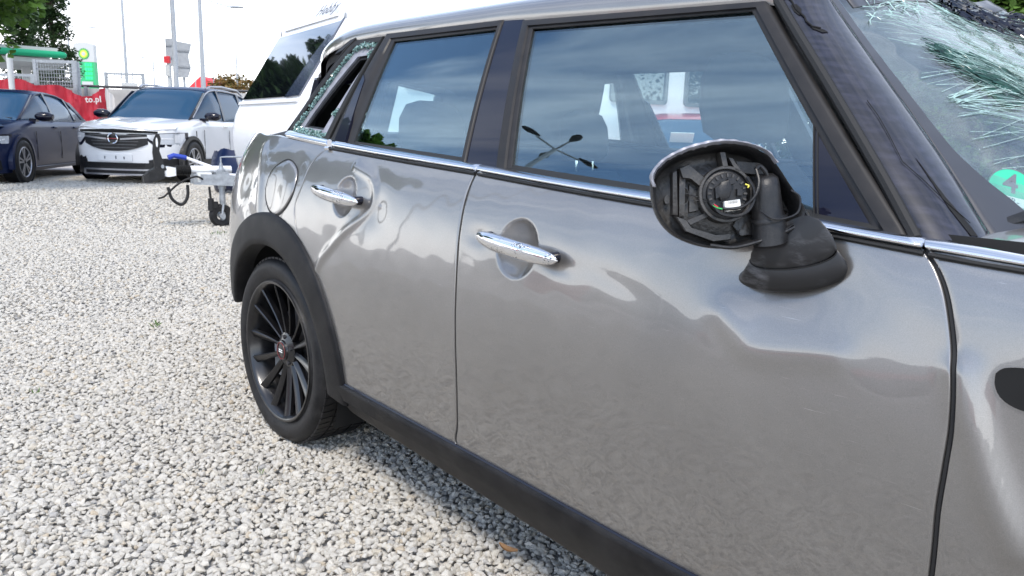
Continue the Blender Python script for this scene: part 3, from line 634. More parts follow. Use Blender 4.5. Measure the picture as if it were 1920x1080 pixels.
# roof: rolled edge above the doors, then crown
def roof_edge(x):   # z of window top line
    return float(np.interp(x, *zip(*sorted(RE))))
RE = [(0.0611,1.3484),(0.2526,1.3550),(0.8098,1.3508),(1.2642,1.3294),(1.5714,1.3179)]+[(-.45,1.30),(-.62,1.24),(1.72,1.285)]
rings = []
for x in np.linspace(-.62,1.60,60):
    ze = roof_edge(x); w = float(Gw(x,ze)); cr = 1.435-.05*max(0,(x-.9)/.7)**2*1.0-.14*max(0,(.0-x)/.62)**2
    half = []
    for t, (fy, fz) in enumerate([(1.0,-.012),(1.004,.0),(1.003,.12),(.995,.24),(.975,.38),(.945,.50),(.90,.62),(.82,.75),(.70,.86),(.5,.94),(.25,.985),(0,1)]):
        half.append((x, -(w+.008)*fy, ze+(cr-ze)*max(fz,0)+(fz if fz < 0 else 0)))
    ring = half+[(p[0],-p[1],p[2]) for p in half[-2::-1]]
    rings.append(ring)
MB().loft(rings, False).build('roof', PAINT, CAR, sharp=80)
MB().loft([[(p[0]*.985+.01,p[1]*.97,p[2]-.025) for p in r] for r in rings], False).build('headlining', 'interior_dark', CAR, sharp=80)
# rear end: tail panel with two glazed barn doors
tz = [.25,.5,.8,1.02]
m = MB(); ring0 = [(-.80,-float(Sw(-.8,z)),z) for z in np.linspace(.36,1.02,12)]; ring1 = [(-.84,-.25,z) for z in np.linspace(.30,1.02,12)]
m.loft([ring0, ring1, [(x,-y,z) for x,y,z in ring1], [(x,-y,z) for x,y,z in ring0]], False); m.build('tail_panel', PAINT, CAR)
for s in (-1,1):
    m = MB(); ga = [(x,s*float(Gw(x,z)),z) for x,z in ((-.62,1.02),(-.66,1.24))]
    z0,z1 = 1.02,1.27
    def bar(P,Q,r): return MB()
    for P_ in ([(-.80,s*.34,1.02),(-.70,s*.32,1.26)],[(-.80,s*.03,1.02),(-.68,s*.03,1.29)],[(-.70,s*.32,1.26),(-.68,0,1.30)],[(-.8,s*.34,1.02),(-.84,0,1.02)]): MB().tube(P_, .032, 8).build('rear_door_frame', 'gloss_black', CAR)
    gw = .20 if s < 0 else .33
    MB().add([(-.80,s*.05,1.04),(-.80,s*gw,1.04),(-.70,s*gw*.95,1.25),(-.69,s*.05,1.27),(-.795,s*.05,1.04),(-.795,s*gw,1.04),(-.695,s*gw*.95,1.25),(-.685,s*.05,1.27)],[(0,1,2,3),(7,6,5,4),(0,4,5,1),(1,5,6,2),(2,6,7,3),(3,7,4,0)]).build('rear_glass', 'car_glass', CAR)
    # rear corner pillar
    rr = []
    for z in np.linspace(1.0,1.30,8):
        t = (z-1.0)/.30; g0 = -.12+.20*t
        pts_ = [(g0,s*float(Gw(g0,z)),z)]
        for k in range(1,8):
            u = k/7; x = g0+(-.80+.12*t-g0)*u; y = float(Gw(g0,z))+((.335-.02*t)-float(Gw(g0,z)))*u**.95
            pts_.append((x,s*y,z))
        rr.append(pts_)
    MB().loft(rr, False).build('rear_pillar', 'gloss_black', CAR, sharp=80)
    MB().loft([[(p[0]+.01,p[1]*.97,p[2]) for p in r_] for r_ in rr], False).build('pillar_trim', 'interior_dark', CAR)
for s in (-1,): MB().add([(-.81,s*.19,1.02),(-.81,s*.36,1.02),(-.70,s*.34,1.27),(-.70,s*.18,1.27),(-.79,s*.19,1.02),(-.79,s*.36,1.02),(-.68,s*.34,1.27),(-.68,s*.18,1.27)],[(0,1,2,3),(7,6,5,4),(0,4,5,1),(1,5,6,2),(2,6,7,3),(3,7,4,0)]).build('tail_trim', 'interior_dark', CAR, smooth=False)
# beltline cover: closes greenhouse to body under the frames
for s in (-1,1):
    rr = []
    for x in np.linspace(-.3,1.96,50):
        zb = belt(x)
        rr.append([(x, s*float(Sw(x,zb)-.004), zb), (x, s*float(Gw(x,zb+.026)-.002), zb+.026), (x, s*float(Gw(x,zb+.03)-.05), zb+.02)])
    MB().loft(rr, False).build('beltline_seal', 'seal_rubber', CAR, sharp=50)

# interior
def seat(x, y, tall=1.0, hw=1.0, dz=0.):
    before = set(bpy.data.objects); _seat(x, y, tall, hw)
    for o in set(bpy.data.objects)-before:
        for v in o.data.vertices: v.co.z += dz
def _seat(x, y, tall, hw):
    m = MB(); prof2 = lambda hw, z, xx, th: [(xx-th*.5,y-hw,z),(xx+th*.5,y-hw*.9,z),(xx+th*.5,y+hw*.9,z),(xx-th*.5,y+hw,z)]
    m.loft([prof2(.23,.52,x+.02,.14),prof2(.24,.62,x,.16),prof2(.24,.80,x-.05,.14),prof2(.22,.95,x-.09,.11),prof2(.15,1.01,x-.105,.08)], True, True, True)
    m.box((x+.25,y,.52),(.5,.46,.14)); m.build('seat', 'seat_fabric', CAR, sharp=75)
    h = MB(); rr = []
    for z,w,t in ((1.055,.09,.05),(1.075,.125,.085),(1.13,.135,.10),(1.19,.128,.095),(1.235,.10,.07),(1.25,.05,.03)):
        rr.append([(x-.12+t*.5*math.cos(a)-(z-1.05)*.1, y+w*hw*(abs(math.sin(a))**.7)*math.copysign(1,math.sin(a)), z*tall) for a in np.linspace(0,2*math.pi,16,endpoint=False)])
    h.loft(rr, True, True, True); h.build('headrest', 'seat_fabric', CAR, sharp=80)
    [MB().tube([(x-.115,y+d,.98),(x-.125,y+d,1.08)], .006, 6).build('headrest_post', 'chrome', CAR) for d in (-.05,.05)]
seat(1.52,-.36,hw=1.25); seat(1.50,.36,hw=1.2); seat(.33,-.38,dz=-.09); seat(.33,.38,dz=-.09)
m = MB(); m.box((1.98,0,.84),(.28,1.36,.18)); m.box((1.84,.36,.90),(.05,.34,.06)); m.build('dashboard', 'interior_dark', CAR, smooth=False)
m = MB(); c_ = Vector((1.66,.36,.88)); 
m.tube([c_+Matrix.Rotation(R_(-25),3,'Y')@Vector((0,.175*math.cos(a),.175*math.sin(a))) for a in np.linspace(0,2*math.pi,25)], .014, 8); m.box(tuple(c_+Vector((.03,0,0))),(.06,.30,.05)); m.build('steering_wheel', 'interior_dark', CAR)
m = MB(); m.box((-.35,0,.86),(.8,1.2,.06)); m.build('parcel_shelf', 'interior_dark', CAR, smooth=False)
m = MB(); m.box((1.72,0,1.27),(.02,.22,.06)); m.tube([(1.72,0,1.28),(1.70,0,1.34)],.012,6); m.build('rear_view_mirror', 'interior_dark', CAR, smooth=False)

# windscreen pillar cover and windscreen
PE0 = [(1.9636,0.9283),(1.8685,1.0317),(1.7614,1.1437),(1.6681,1.2367),(1.5922,1.3118),(1.5575,1.3446)]          # door side edge of the pillar cover
PB, PT = Vector((2.0366,-0.7400,0.9246)), Vector((1.7147,-0.5750,1.2574)); PM = Vector((1.9196,-0.6720,1.0510)); PU = Vector((1.6458,-0.5500,1.3333))
e1 = catmull([tuple(PB),tuple(PM),tuple(PT),tuple(PU)], 24); e0 = catmull([GP(*p,-.002) for p in PE0], 24)
def pillar(s):
    rr = []
    for a, b in zip(e0, e1):
        a = Vector(a); b = Vector(b); out = Vector((.35,-.85,.3)); ring = [a+Vector((-.004,.03,0)), a]
        for t in (.04,.15,.3,.45,.6,.75,.9,1.0):
            q = a.lerp(b,t)+out*(.020*math.sin(math.pi*min(1,t*1.0))**.8); ring.append(q)
        ring.append(b+Vector((0,.03,-.01)))
        rr.append([(p.x, p.y if s < 0 else -p.y, p.z) for p in ring])
    return MB().loft(rr, False).build('pillar_cover', 'scratched_gloss_black', CAR, sharp=70)
pillar(-1); pillar(1)
def PP(s, t, o=.0025):
    k = min(len(e0)-2, int(s*(len(e0)-1))); f_ = s*(len(e0)-1)-k
    a = Vector(e0[k]).lerp(Vector(e0[k+1]),f_); b = Vector(e1[k]).lerp(Vector(e1[k+1]),f_); out = Vector((.35,-.85,.3))
    return a.lerp(b,t)+out*(.020*math.sin(math.pi*t)**.8+o)
def pcrack(pts_, r): MB().tube([PP(*p) for p in pts_], r, 5).build('pillar_crack', 'black_void', CAR)
pcrack([(.46,.40),(.40,.42),(.33,.40),(.24,.36),(.18,.50),(.12,.62),(.06,.80)], .0006)
pcrack([(.93,.18),(.90,.22),(.86,.21),(.82,.27),(.80,.25),(.775,.30),(.77,.42)], .0016)
MB().prism([(.88,.16),(.885,.27),(.86,.30),(.84,.26),(.83,.20),(.85,.15)], lambda a,b,t: PP(a,b,t), .0005, .0018).build('pillar_hole', 'black_void', CAR, smooth=False)
MB().prism([(.80,.26),(.775,.30),(.765,.46),(.755,.50),(.75,.40),(.765,.28)], lambda a,b,t: PP(a,b,t), .0005, .0018).build('pillar_hole', 'black_void', CAR, smooth=False)
MB().prism([(.26,.58),(.14,.66),(.05,.78),(.02,.80),(.02,.70),(.10,.62)], lambda a,b,t: PP(a,b,t), .0004, .0012).build('pillar_crack', 'black_void', CAR, smooth=False)
MB().tube([GP(*p,.002) for p in catmull([(1.9591,0.9315),(1.8813,1.0190),(1.7624,1.1436),(1.6342,1.2717),(1.5998,1.3067),(1.5690,1.3346)],20)], .009, 8).build('pillar_seal', 'seal_rubber', CAR)
# windscreen: swept sheet, pushed in and folded along a ridge at its far half
def WS(u, v):   # u across 0 near .. 1 far, v up 0..1
    ed = np.array(e1); i = v*(len(ed)-1); k = int(min(len(ed)-2, math.floor(i))); f_ = i-k; p = ed[k]*(1-f_)+ed[k+1]*f_
    w = 2*u-1; bow = (1-w*w)
    q = Vector((p[0]+(.19*(1-v)+.01)*bow, p[1]*-w, p[2]+(.055+.02*v)*bow))
    # damage: sag in the middle and a raised fold
    q += Vector((.2,0,-1))*(.026*math.exp(-((u-.36)/.13)**2-((v-.55)/.3)**2))
    q += Vector((.6,0,.8))*(.030*math.exp(-((u-.55-.25*(v-.5))/.05)**2)*math.exp(-((v-.75)/.45)**2))
    q += Vector((.6,0,.8))*(.0016*math.sin(u*60+v*22)*math.sin(v*37-u*11))*(.3+.7*min(1,max(0,(u-.15)/.3)))
    return q
def sheet(name, m, u0,u1,v0,v1, nu=50,nv=40, off=0., t=.005, parent=CAR):
    V = []; F = []
    nrm = Vector((.62,0,.78))
    for o in (off, off-t):
        for j in range(nv):
            for i in range(nu):
                vv = v0+(v1-v0)*j/(nv-1); u1v = u1(vv) if callable(u1) else u1; V.append(tuple(WS(u0+(u1v-u0)*i/(nu-1), vv)+nrm*o))
    for k in (0,1):
        for j in range(nv-1):
            for i in range(nu-1):
                b = k*nu*nv+j*nu+i; q = (b,b+1,b+nu+1,b+nu); F.append(q if k else q[::-1])
    lp = [i for i in range(nu)]+[j*nu+nu-1 for j in range(1,nv)]+[(nv-1)*nu+i for i in range(nu-2,-1,-1)]+[j*nu for j in range(nv-2,0,-1)]
    for a,b in zip(lp, lp[1:]+lp[:1]): F.append((a,b,nu*nv+b,nu*nv+a))
    return MB().add(V,F).build(name, m, parent, sharp=80)
WIND = sheet('windscreen', 'windscreen_glass', .0,1.,0,.97, 80, 60)
sheet('frit_band', 'frit', .0,.035,0,.97, 8, 30, .0012, .0008, WIND) if False else None
mat('frit_print', (.02,.02,.024), .4, 0, .7, .12)
sheet('frit_band', 'frit_print', -.0, lambda v: .016+.040*math.exp(-(v/.20)**2), .0,.97, 8, 60, .0015, .001, WIND); sheet('frit_band', 'frit_print', .04,1,.90,.97, 50, 6, .0015, .001, WIND); sheet('frit_band', 'frit_print', .04,1,.0,.05, 50, 5, .0015, .001, WIND)
# cracks: thin ribbons lying on the glass
m = MB(); nrm = Vector((.62,0,.78))
def crack(m, u, v, a, L, w, o=.0028, jag=.25):
    pts_ = []; n = max(3,int(L/.02)); 
    for i in range(n+1):
        if 0.045 < u < 1 and 0.03 < v < .93: pts_.append((u,v))
        else: break
        a += random.gauss(0,jag*.35); u += math.cos(a)*L/n; v += math.sin(a)*L/n
    if len(pts_) < 3: return
    P = [WS(*q)+nrm*o for q in pts_]
    V = []; 
    for i,p in enumerate(P):
        t = (P[min(i+1,len(P)-1)]-P[max(i-1,0)]).normalized(); s = t.cross(nrm).normalized()*w*(1-.7*i/len(P)); V += [tuple(p-s), tuple(p+nrm*w*.8), tuple(p+s)]
    m.add(V, [q for i in range(len(P)-1) for q in ((3*i,3*i+1,3*i+4,3*i+3),(3*i+1,3*i+2,3*i+5,3*i+4),(3*i+2,3*i,3*i+3,3*i+5))])
for k in range(75):      # fan running from the top near corner down to the hole
    crack(m, random.uniform(.05,.34), random.uniform(.60,.92), math.atan2(-.62,.8)+random.gauss(0,.13), random.uniform(.12,.5), random.uniform(.0002,.00055), jag=.16)
for k in range(26):      # star at the near edge
    crack(m, .065+random.uniform(0,.02), .47+random.gauss(0,.02), random.uniform(-.9,.6), random.uniform(.06,.36), random.uniform(.0004,.001), jag=.12)
for k in range(70): crack(m, random.uniform(.05,.4), random.uniform(.15,.85), random.uniform(-1.2,.2), random.uniform(.05,.35), random.uniform(.0002,.0005), jag=.28)
for k in range(14): crack(m, .05+random.uniform(0,.02), random.uniform(.2,.6), random.uniform(-.5,.5), random.uniform(.2,.5), random.uniform(.0003,.0006), jag=.16)
for k in range(140): crack(m, random.uniform(.03,.6), random.uniform(.84,.96), random.uniform(-3,3), random.uniform(.02,.08), random.uniform(.0006,.0018), jag=.9)
c = m.build('glass_crack', 'crack_glass', WIND, smooth=False); c['kind'] = 'stuff'
# dark green splintered area
m = MB()
for k in range(1500):
    t = random.random(); u = .13+.24*t+random.gauss(0,.008); v = .655-.30*t+random.gauss(0,.035); a = math.atan2(-.75,.6)+random.gauss(0,.15)
    crack(m, u, v, a, random.uniform(.03,.10), random.uniform(.0008,.0022), o=random.uniform(.001,.005), jag=.12)
c = m.build('glass_splinter', 'shard_green', WIND, smooth=False); c['kind'] = 'stuff'
m = MB()
for k in range(200):
    t = random.random(); u = .12+.26*t+random.gauss(0,.012); v = .66-.31*t+random.gauss(0,.045); a = math.atan2(-.75,.6)+random.gauss(0,.3)
    crack(m, u, v, a, random.uniform(.02,.10), random.uniform(.0002,.00045), o=.006, jag=.25)
c = m.build('glass_crack', 'crack_glass', WIND, smooth=False); c['kind'] = 'stuff'
sheet('hole_backing', 'shard_green', .15, lambda v: .15+.9*(.66-v) if v > .5 else .30, .42, .62, 10, 14, .0012, .001, WIND)
m = MB()
for k in range(260):
    t = random.random(); u = .33+.35*t+random.gauss(0,.02); v = .90-.12*t+random.gauss(0,.03); crack(m, u, v, random.uniform(-1.2,.4), random.uniform(.02,.09), random.uniform(.001,.005), o=random.uniform(.002,.012), jag=.4)
c = m.build('torn_print', 'gloss_black', WIND, smooth=False); c['kind'] = 'stuff'
# round green emission sticker inside the lower near corner
stc = Vector((2.0120,-0.6200,0.9967)); 
sx = Vector((.66,.747,0)).normalized(); nv_ = (Vector((2.3699,-1.9418,1.0549))-stc); nv_ = Vector((.66,-.56,.50)).normalized(); sx = Vector((0,0,1)).cross(nv_).normalized(); sy = nv_.cross(sx).normalized()
rot_ = Matrix.Rotation(R_(-14),3,nv_); sx = rot_@sx; sy = rot_@sy
def frm(a,b,t): return stc+sx*a+sy*b+nv_*t
circ = [(math.cos(a),math.sin(a)) for a in np.linspace(0,2*math.pi,40,endpoint=False)]
STK = MB().prism([(.037*a,.037*b) for a,b in circ], frm, 0, .001).build('emission_sticker', 'sticker_green', WIND)
MB().loft([[frm(.037*a*s,.037*b*s,.0013) for a,b in circ] for s in (1,.965)], True).build('sticker_border', 'ink_grey', CAR)
M4 = Matrix((( sx.x,sy.x,nv_.x,frm(-.003,.010,.0014).x),(sx.y,sy.y,nv_.y,frm(-.003,.010,.0014).y),(sx.z,sy.z,nv_.z,frm(-.003,.010,.0014).z),(0,0,0,1)))
text_mesh('sticker_number', '4', 'ink_grey', M4, .046, .0002, 0, CAR, offset=.0008)
MB().prism([(-.024,-.026),(.024,-.026),(.024,-.011),(-.024,-.011)], frm, .0012, .0018).build('sticker_field', 'white_label', CAR)
M4b = M4.copy(); M4b.translation = frm(-.004,-.0185,.002); text_mesh('sticker_text', 'GER-', 'ink_grey', M4b, .014, .0001, 0, CAR)
# wiper
wa = Vector((2.0201,-0.7000,0.9397)); wb_ = Vector((2.0573,-0.6400,0.9683)); m = MB(); m.tube([wa, wa.lerp(wb_,.3)+Vector((0,0,.006)), wb_], [.006,.009,.012], 8); m.build('wiper_arm', 'black_plastic', CAR)
m = MB(); m.tube([wa+Vector((.004,0,-.012)), wb_+Vector((.01,0,-.014))], .006, 6); m.build('wiper_blade', 'seal_rubber', CAR)
# bonnet and nose
rr = []
for x in np.linspace(2.0,3.42,24):
    w = max(.25,float(Sw(x,.88))-.01 if x < 3.28 else .62-.9*(x-3.28)); zt = 1.0-.05*(x-2.0)-.10*max(0,(x-2.9)/.5)**2; ze = .915-.02*(x-2.0)-.11*max(0,(x-2.8)/.6)**2
    if x < 2.15: zt -= .02
    rr.append([(x,-w,ze-.03)]+[(x,-w*f_,ze+(zt-ze)*(1-f_**4)) for f_ in (1,.97,.9,.75,.5,.25,0,-.25,-.5,-.75,-.9,-.97,-1)]+[(x,w,ze-.03)])
BON = MB().loft(rr, False).build('bonnet', PAINT, CAR, sharp=75)
m = MB(); rr = []
for z in np.linspace(.2,.80,10):
    b = .08*math.sin((z-.2)/.6*math.pi); rr.append([(3.28,-float(Sw(3.28,z)),z),(3.40+b,-.52,z),(3.46+b,-.25,z),(3.47+b,0,z),(3.46+b,.25,z),(3.40+b,.52,z),(3.28,float(Sw(3.28,z)),z)])
m.loft(rr, False); m.build('front_bumper', PAINT, CAR, sharp=80)
m = MB(); m.box((3.50,0,.47),(.08,.9,.22)); m.build('front_grille', 'black_plastic', CAR, smooth=False)
for s in (-1,1):
    m = MB(); m.loft([[(3.36+.05*k,s*(.60-.06*k)+r_*math.cos(a),.73+r_*math.sin(a)) for a in np.linspace(0,2*math.pi,20,endpoint=False)] for k,r_ in ((0,.11),(1,.10),(1.3,.04))], True, False, True); m.build('headlight', 'lamp_lens', CAR)

# wheels
def wheel(cx, side, spin=0., yo=.872):
    Rt = .318
    prof_t = [(.242,.0),(.246,-.006),(.262,.002),(.285,.006),(.300,.002),(.311,-.010),(.317,-.026),(.318,-.05),(.318,-.10),(.318,-.16),(.315,-.195),(.305,-.212),(.28,-.222),(.245,-.215)]
    n = 96; rings = []
    for r, d in prof_t: rings.append([(cx+r*math.cos(a), side*(yo+d), .312+r*math.sin(a)) for a in np.linspace(0,2*math.pi,n,endpoint=False)])
    T = MB().loft(rings, True).build('tyre', 'tyre_rubber', CAR, sharp=80)
    m = MB()   # tread blocks and lateral grooves
    for k in range(72):
        a = k*2*math.pi/72
        for d0, d1, sk in ((-.014,-.055,.5),(-.062,-.100,-.3),(-.107,-.145,.3),(-.152,-.198,-.5)):
            P = []
            for rr_ in (.314,.3215 if d0 < -.02 else .3205):
                for (aa, d) in ((a+.004,d0),(a+.076,d0),(a+.076+sk*.03,d1),(a+.004+sk*.03,d1)): P.append((cx+rr_*math.cos(aa), side*(yo+d), .312+rr_*math.sin(aa)))
            m.add(P, [(4,5,6,7),(0,1,5,4),(1,2,6,5),(2,3,7,6),(3,0,4,7)])
    m.build('tread_pattern', 'tyre_rubber', T, smooth=False)['kind'] = 'stuff'
    # rim: lip, barrel, spokes
    rings = [[(cx+r*math.cos(a), side*(yo+d), .312+r*math.sin(a)) for a in np.linspace(0,2*math.pi,72,endpoint=False)] for r, d in ((.243,-.004),(.241,.004),(.236,.005),(.230,.0),(.224,-.012),(.215,-.05),(.205,-.12),(.200,-.20))]
    RIM = MB().loft(rings, True).build('rim', 'wheel_black', CAR, sharp=60)
    for k in range(14):
        # fourteen blade spokes in pairs
        a0 = spin+(k//2)*2*math.pi/7+(k%2)*.42-.21; sp = []
        lean = .05*(1 if k%2 else -1)
        for t in np.linspace(0,1,7):
            r = .040+.188*t; a = a0+lean*(t)*.55; w = .0070+.0070*t; dep = -.034+.028*t**1.6; h = .024-.006*t
            c, s = math.cos(a), math.sin(a); sp.append([(cx+r*c-w*q*s, side*(yo+dep+e), .312+r*s+w*q*c) for q, e in ((-1,-h),(-.95,-.003),(-.7,.0),(-.5,-.0005),(.6,-.006),(1,-.010),(1,-h))])
        MB().loft(sp, True, True, True).build('spoke', 'wheel_black', RIM, sharp=30)
    hub = MB().loft([[(cx+r*math.cos(a), side*(yo+d), .312+r*math.sin(a)) for a in np.linspace(0,2*math.pi,28,endpoint=False)] for r,d in ((.062,-.06),(.060,-.035),(.045,-.028),(.036,-.024),(.034,-.018),(.030,-.016),(.028,-.015),(.004,-.014))], True, True, True).build('hub', 'wheel_black', RIM)
    MB().loft([[(cx+r*math.cos(a), side*(yo+d), .312+r*math.sin(a)) for a in np.linspace(0,2*math.pi,28,endpoint=False)] for r,d in ((.0300,-.0145),(.0292,-.0130),(.0272,-.0130),(.0262,-.0140))], True).build('cap_ring', 'red_badge', RIM)
    for q in range(5):
        a = q*2*math.pi/5+.3; MB().tube([(cx+.047*math.cos(a), side*(yo-.06), .312+.047*math.sin(a)),(cx+.047*math.cos(a), side*(yo-.024), .312+.047*math.sin(a))], .007, 6).build('wheel_bolt', 'dark_metal', RIM, smooth=False)
    m = MB(); m.loft([[(cx+r*math.cos(a), side*(yo+d), .312+r*math.sin(a)) for a in np.linspace(0,2*math.pi,40,endpoint=False)] for r,d in ((.135,-.09),(.135,-.075),(.05,-.07))], True, True, True); m.build('brake_disc', 'dark_metal', RIM)
    MB().box((cx-.12,side*(yo-.085),.25),(.06,.05,.12)).build('brake_caliper', 'galvanised', RIM, smooth=False)
    m = MB(); m.box((cx,side*(yo-.0128),.3155),(.026,.0012,.0035)); m.box((cx,side*(yo-.0128),.3085),(.026,.0012,.0035)); m.build('cap_print', 'white_label', RIM, smooth=False)
for cx in (0,2.67):
    wheel(cx,-1,.15); wheel(cx,1,.4)

# ---------------------------------------------- torn wing mirror
MK = .00080; MO = Vector((1.7230,-0.9468,0.9734))
MR = Vector((_R[0][0],_R[0][1],_R[0][2])); MU = Vector((_R[1][0],_R[1][1],_R[1][2])); MF = -Vector((_R[2][0],_R[2][1],_R[2][2]))
# turn the housing a little towards the front of the car so that it is not square to any one viewpoint
def q(u, v, d=0.): return MO+MR*((u-1350)*MK)-MU*((v-370)*MK)+MF*d
MIR = None
ov = [(1222,338),(1224,372),(1236,408),(1262,438),(1302,457),(1345,465),(1385,462),(1430,448),(1475,428),(1505,404),(1500,380),(1470,335),(1450,305),(1425,285),(1390,274),(1348,272),(1300,280),(1262,296),(1236,316)]
ovr = catmull(ov+[ov[0]], 73)[:-1]; oc = np.array([1352,370.])
def oring(s, d, dx=0, dy=0, jit=0.): 
    out = []
    for i,p in enumerate(ovr):
        j = 1+jit*math.sin(i*2.3)*math.sin(i*.71+1); out.append(q(oc[0]+dx+(p[0]-oc[0])*s*j, oc[1]+dy+(p[1]-oc[1])*s*j, d))
    return out
sh = MB(); sh.loft([oring(.55,-.105,10,-8), oring(.8,-.088,6,-5), oring(.95,-.055,3,-3), oring(1.0,-.018), oring(1.012,.004,0,0,.006), oring(1.0,.006,0,0,.006), oring(.975,.004), oring(.955,-.010), oring(.93,-.030), oring(.90,-.040)], True, True, False)
MIR = sh.build('wing_mirror', 'black_plastic', CAR, sharp=70)
back = MB(); back.loft([oring(.92,-.034), oring(.86,-.042), oring(.70,-.040), oring(.55,-.036), oring(.40,-.034), oring(.04,-.034)], True, False, True); back.build('mirror_back', 'mirror_inner_plastic', MIR, sharp=70)
# torn silver edge of the lost cap along the top left
top = [p for p in catmull([(1226,352),(1222,330),(1240,305),(1268,288),(1300,276),(1350,267),(1395,272),(1432,286),(1452,308)],60)]
rr = []
for i,p in enumerate(top):
    t = i/59; w = (9*math.sin(math.pi*min(1,t*1.15+.08))+3)*(1+.25*math.sin(i*1.9)*math.sin(i*.6)); d0 = oc-p; d0 = d0/np.linalg.norm(d0)
    a = p-d0*4; b = p+d0*w*.45
    rr.append([q(a[0],a[1],.000+.003*math.sin(i*.9)), q(a[0],a[1],.010+.002*math.sin(i*1.3)), q(*(a*.5+b*.5),.013), q(b[0],b[1],.008), q(b[0],b[1],.004)])
MB().loft(rr, False, True, True).build('torn_cap_edge', 'bare_primer', MIR, sharp=40)
def mprism(poly, d0, d1, name, m='mirror_inner_plastic', sc=.93):
    n_ = len(poly); c_ = np.mean(np.array(poly,float),0)
    o = MB().loft([[q(a,b,d0) for a,b in poly],[q(a,b,d1-.0015) for a,b in poly],[q(c_[0]+(a-c_[0])*sc,c_[1]+(b-c_[1])*sc,d1) for a,b in poly]], True, True, True).build(name, m, MIR, sharp=35)
    return o
def disc(cx, cy, rx, ry, d0, d1, name, m='mirror_inner_plastic', n=32, hole=None, ang=0, a0=0, a1=360):
    pr = []
    for s, d in ((1,d0),(1,d1-.001),(.96,d1)) if hole is None else ((1,d0),(1,d1-.001),(.98,d1),(hole+.02,d1),(hole,d1-.001),(hole,d0)):
        pr.append([q(cx+rx*s*math.cos(a)*math.cos(ang)-ry*s*math.sin(a)*math.sin(ang), cy+rx*s*math.cos(a)*math.sin(ang)+ry*s*math.sin(a)*math.cos(ang), d) for a in np.linspace(R_(a0),R_(a1),n,endpoint=(a1-a0<360))])
    return MB().loft(pr, a1-a0 >= 360, False, hole is None).build(name, m, MIR, sharp=35)
# ribs and webs of the carrier
mprism([(1278,312),(1296,304),(1332,334),(1322,350),(1300,332),(1284,330)], -.036,-.016,'carrier_rib')
mprism([(1266,318),(1274,314),(1276,402),(1266,400)], -.036,-.018,'carrier_rib')
mprism([(1280,318),(1292,322),(1290,404),(1279,404)], -.036,-.022,'carrier_rib')
mprism([(1270,402),(1290,410),(1300,425),(1350,440),(1378,438),(1378,448),(1345,452),(1290,432)], -.036,-.018,'carrier_rib')
mprism([(1292,412),(1330,396),(1338,402),(1300,420)], -.036,-.020,'carrier_rib')
mprism([(1354,282),(1364,282),(1370,312),(1360,312)], -.036,-.012,'carrier_rib')
mprism([(1370,292),(1378,294),(1396,320),(1384,318)], -.036,-.012,'carrier_rib')
mprism([(1388,296),(1440,300),(1450,322),(1420,322),(1396,318)], -.036,-.026,'carrier_rib')
mprism([(1300,340),(1322,356),(1318,392),(1300,396)], -.038,-.028,'carrier_rib')
mprism([(1398,395),(1440,400),(1440,436),(1400,440),(1384,420)], -.038,-.030,'carrier_rib')
disc(1292,363,8,17,-.034,-.0265,'slot_rim','mirror_inner_plastic',24,.85); disc(1292,363,6.6,14,-.034,-.0268,'screw_slot','black_void',24)
disc(1366,362,52,54,-.036,-.012,'motor_collar','mirror_inner_plastic',40,.88,0)
disc(1366,362,46,48,-.034,-.016,'motor_plate','black_plastic',36)
disc(1366,362,38,40,-.02,-.007,'motor_body','black_plastic',28)
for k in range(20):
    a = k*2*math.pi/20; mprism([(1366+r*math.cos(a+da),362+r*1.03*math.sin(a+da)) for r,da in ((30,-.05),(37,-.05),(37,.05),(30,.05))], -.008,-.0045,'motor_tooth','mirror_inner_plastic')
mprism([(1352,342),(1366,338),(1372,352),(1366,372),(1352,376),(1342,360)], -.008,.004,'motor_plug','black_plastic',.8)
mprism([(1364,336),(1376,332),(1378,344),(1367,347)], -.008,.002,'motor_clip','black_plastic')
mprism([(1382,354),(1392,354),(1392,367),(1382,367)], -.008,.001,'motor_clip','black_plastic')
mprism([(1340,352),(1350,346),(1352,368),(1342,374)], -.008,.002,'motor_clip','black_plastic')
mprism([(1357,378),(1386,374),(1388,387),(1358,391)], -.006,.0035,'data_label','white_label',.99)
mprism([(1360,394),(1388,389),(1388,393),(1361,397)], -.006,.003,'data_label','white_label',.99)
m = MB()
for k in range(9):
    u_ = 1364+k*2.0; wd = random.choice((.45,.7,.9)); m.loft([[q(u_,377.8-k*.25,.0038),q(u_+wd,377.7-k*.25,.0038),q(u_+wd,383.2-k*.25,.0038),q(u_,383.3-k*.25,.0038)],[q(u_,377.8-k*.25,.0041),q(u_+wd,377.7-k*.25,.0041),q(u_+wd,383.2-k*.25,.0041),q(u_,383.3-k*.25,.0041)]], True, False, True)
m.build('label_bars', 'ink_black', MIR, smooth=False)
disc(1400,434,6,6,-.034,-.022,'screw_head','mirror_inner_plastic',16)
disc(1258,370,5,9,-.036,-.030,'screw_head','mirror_inner_plastic',16)
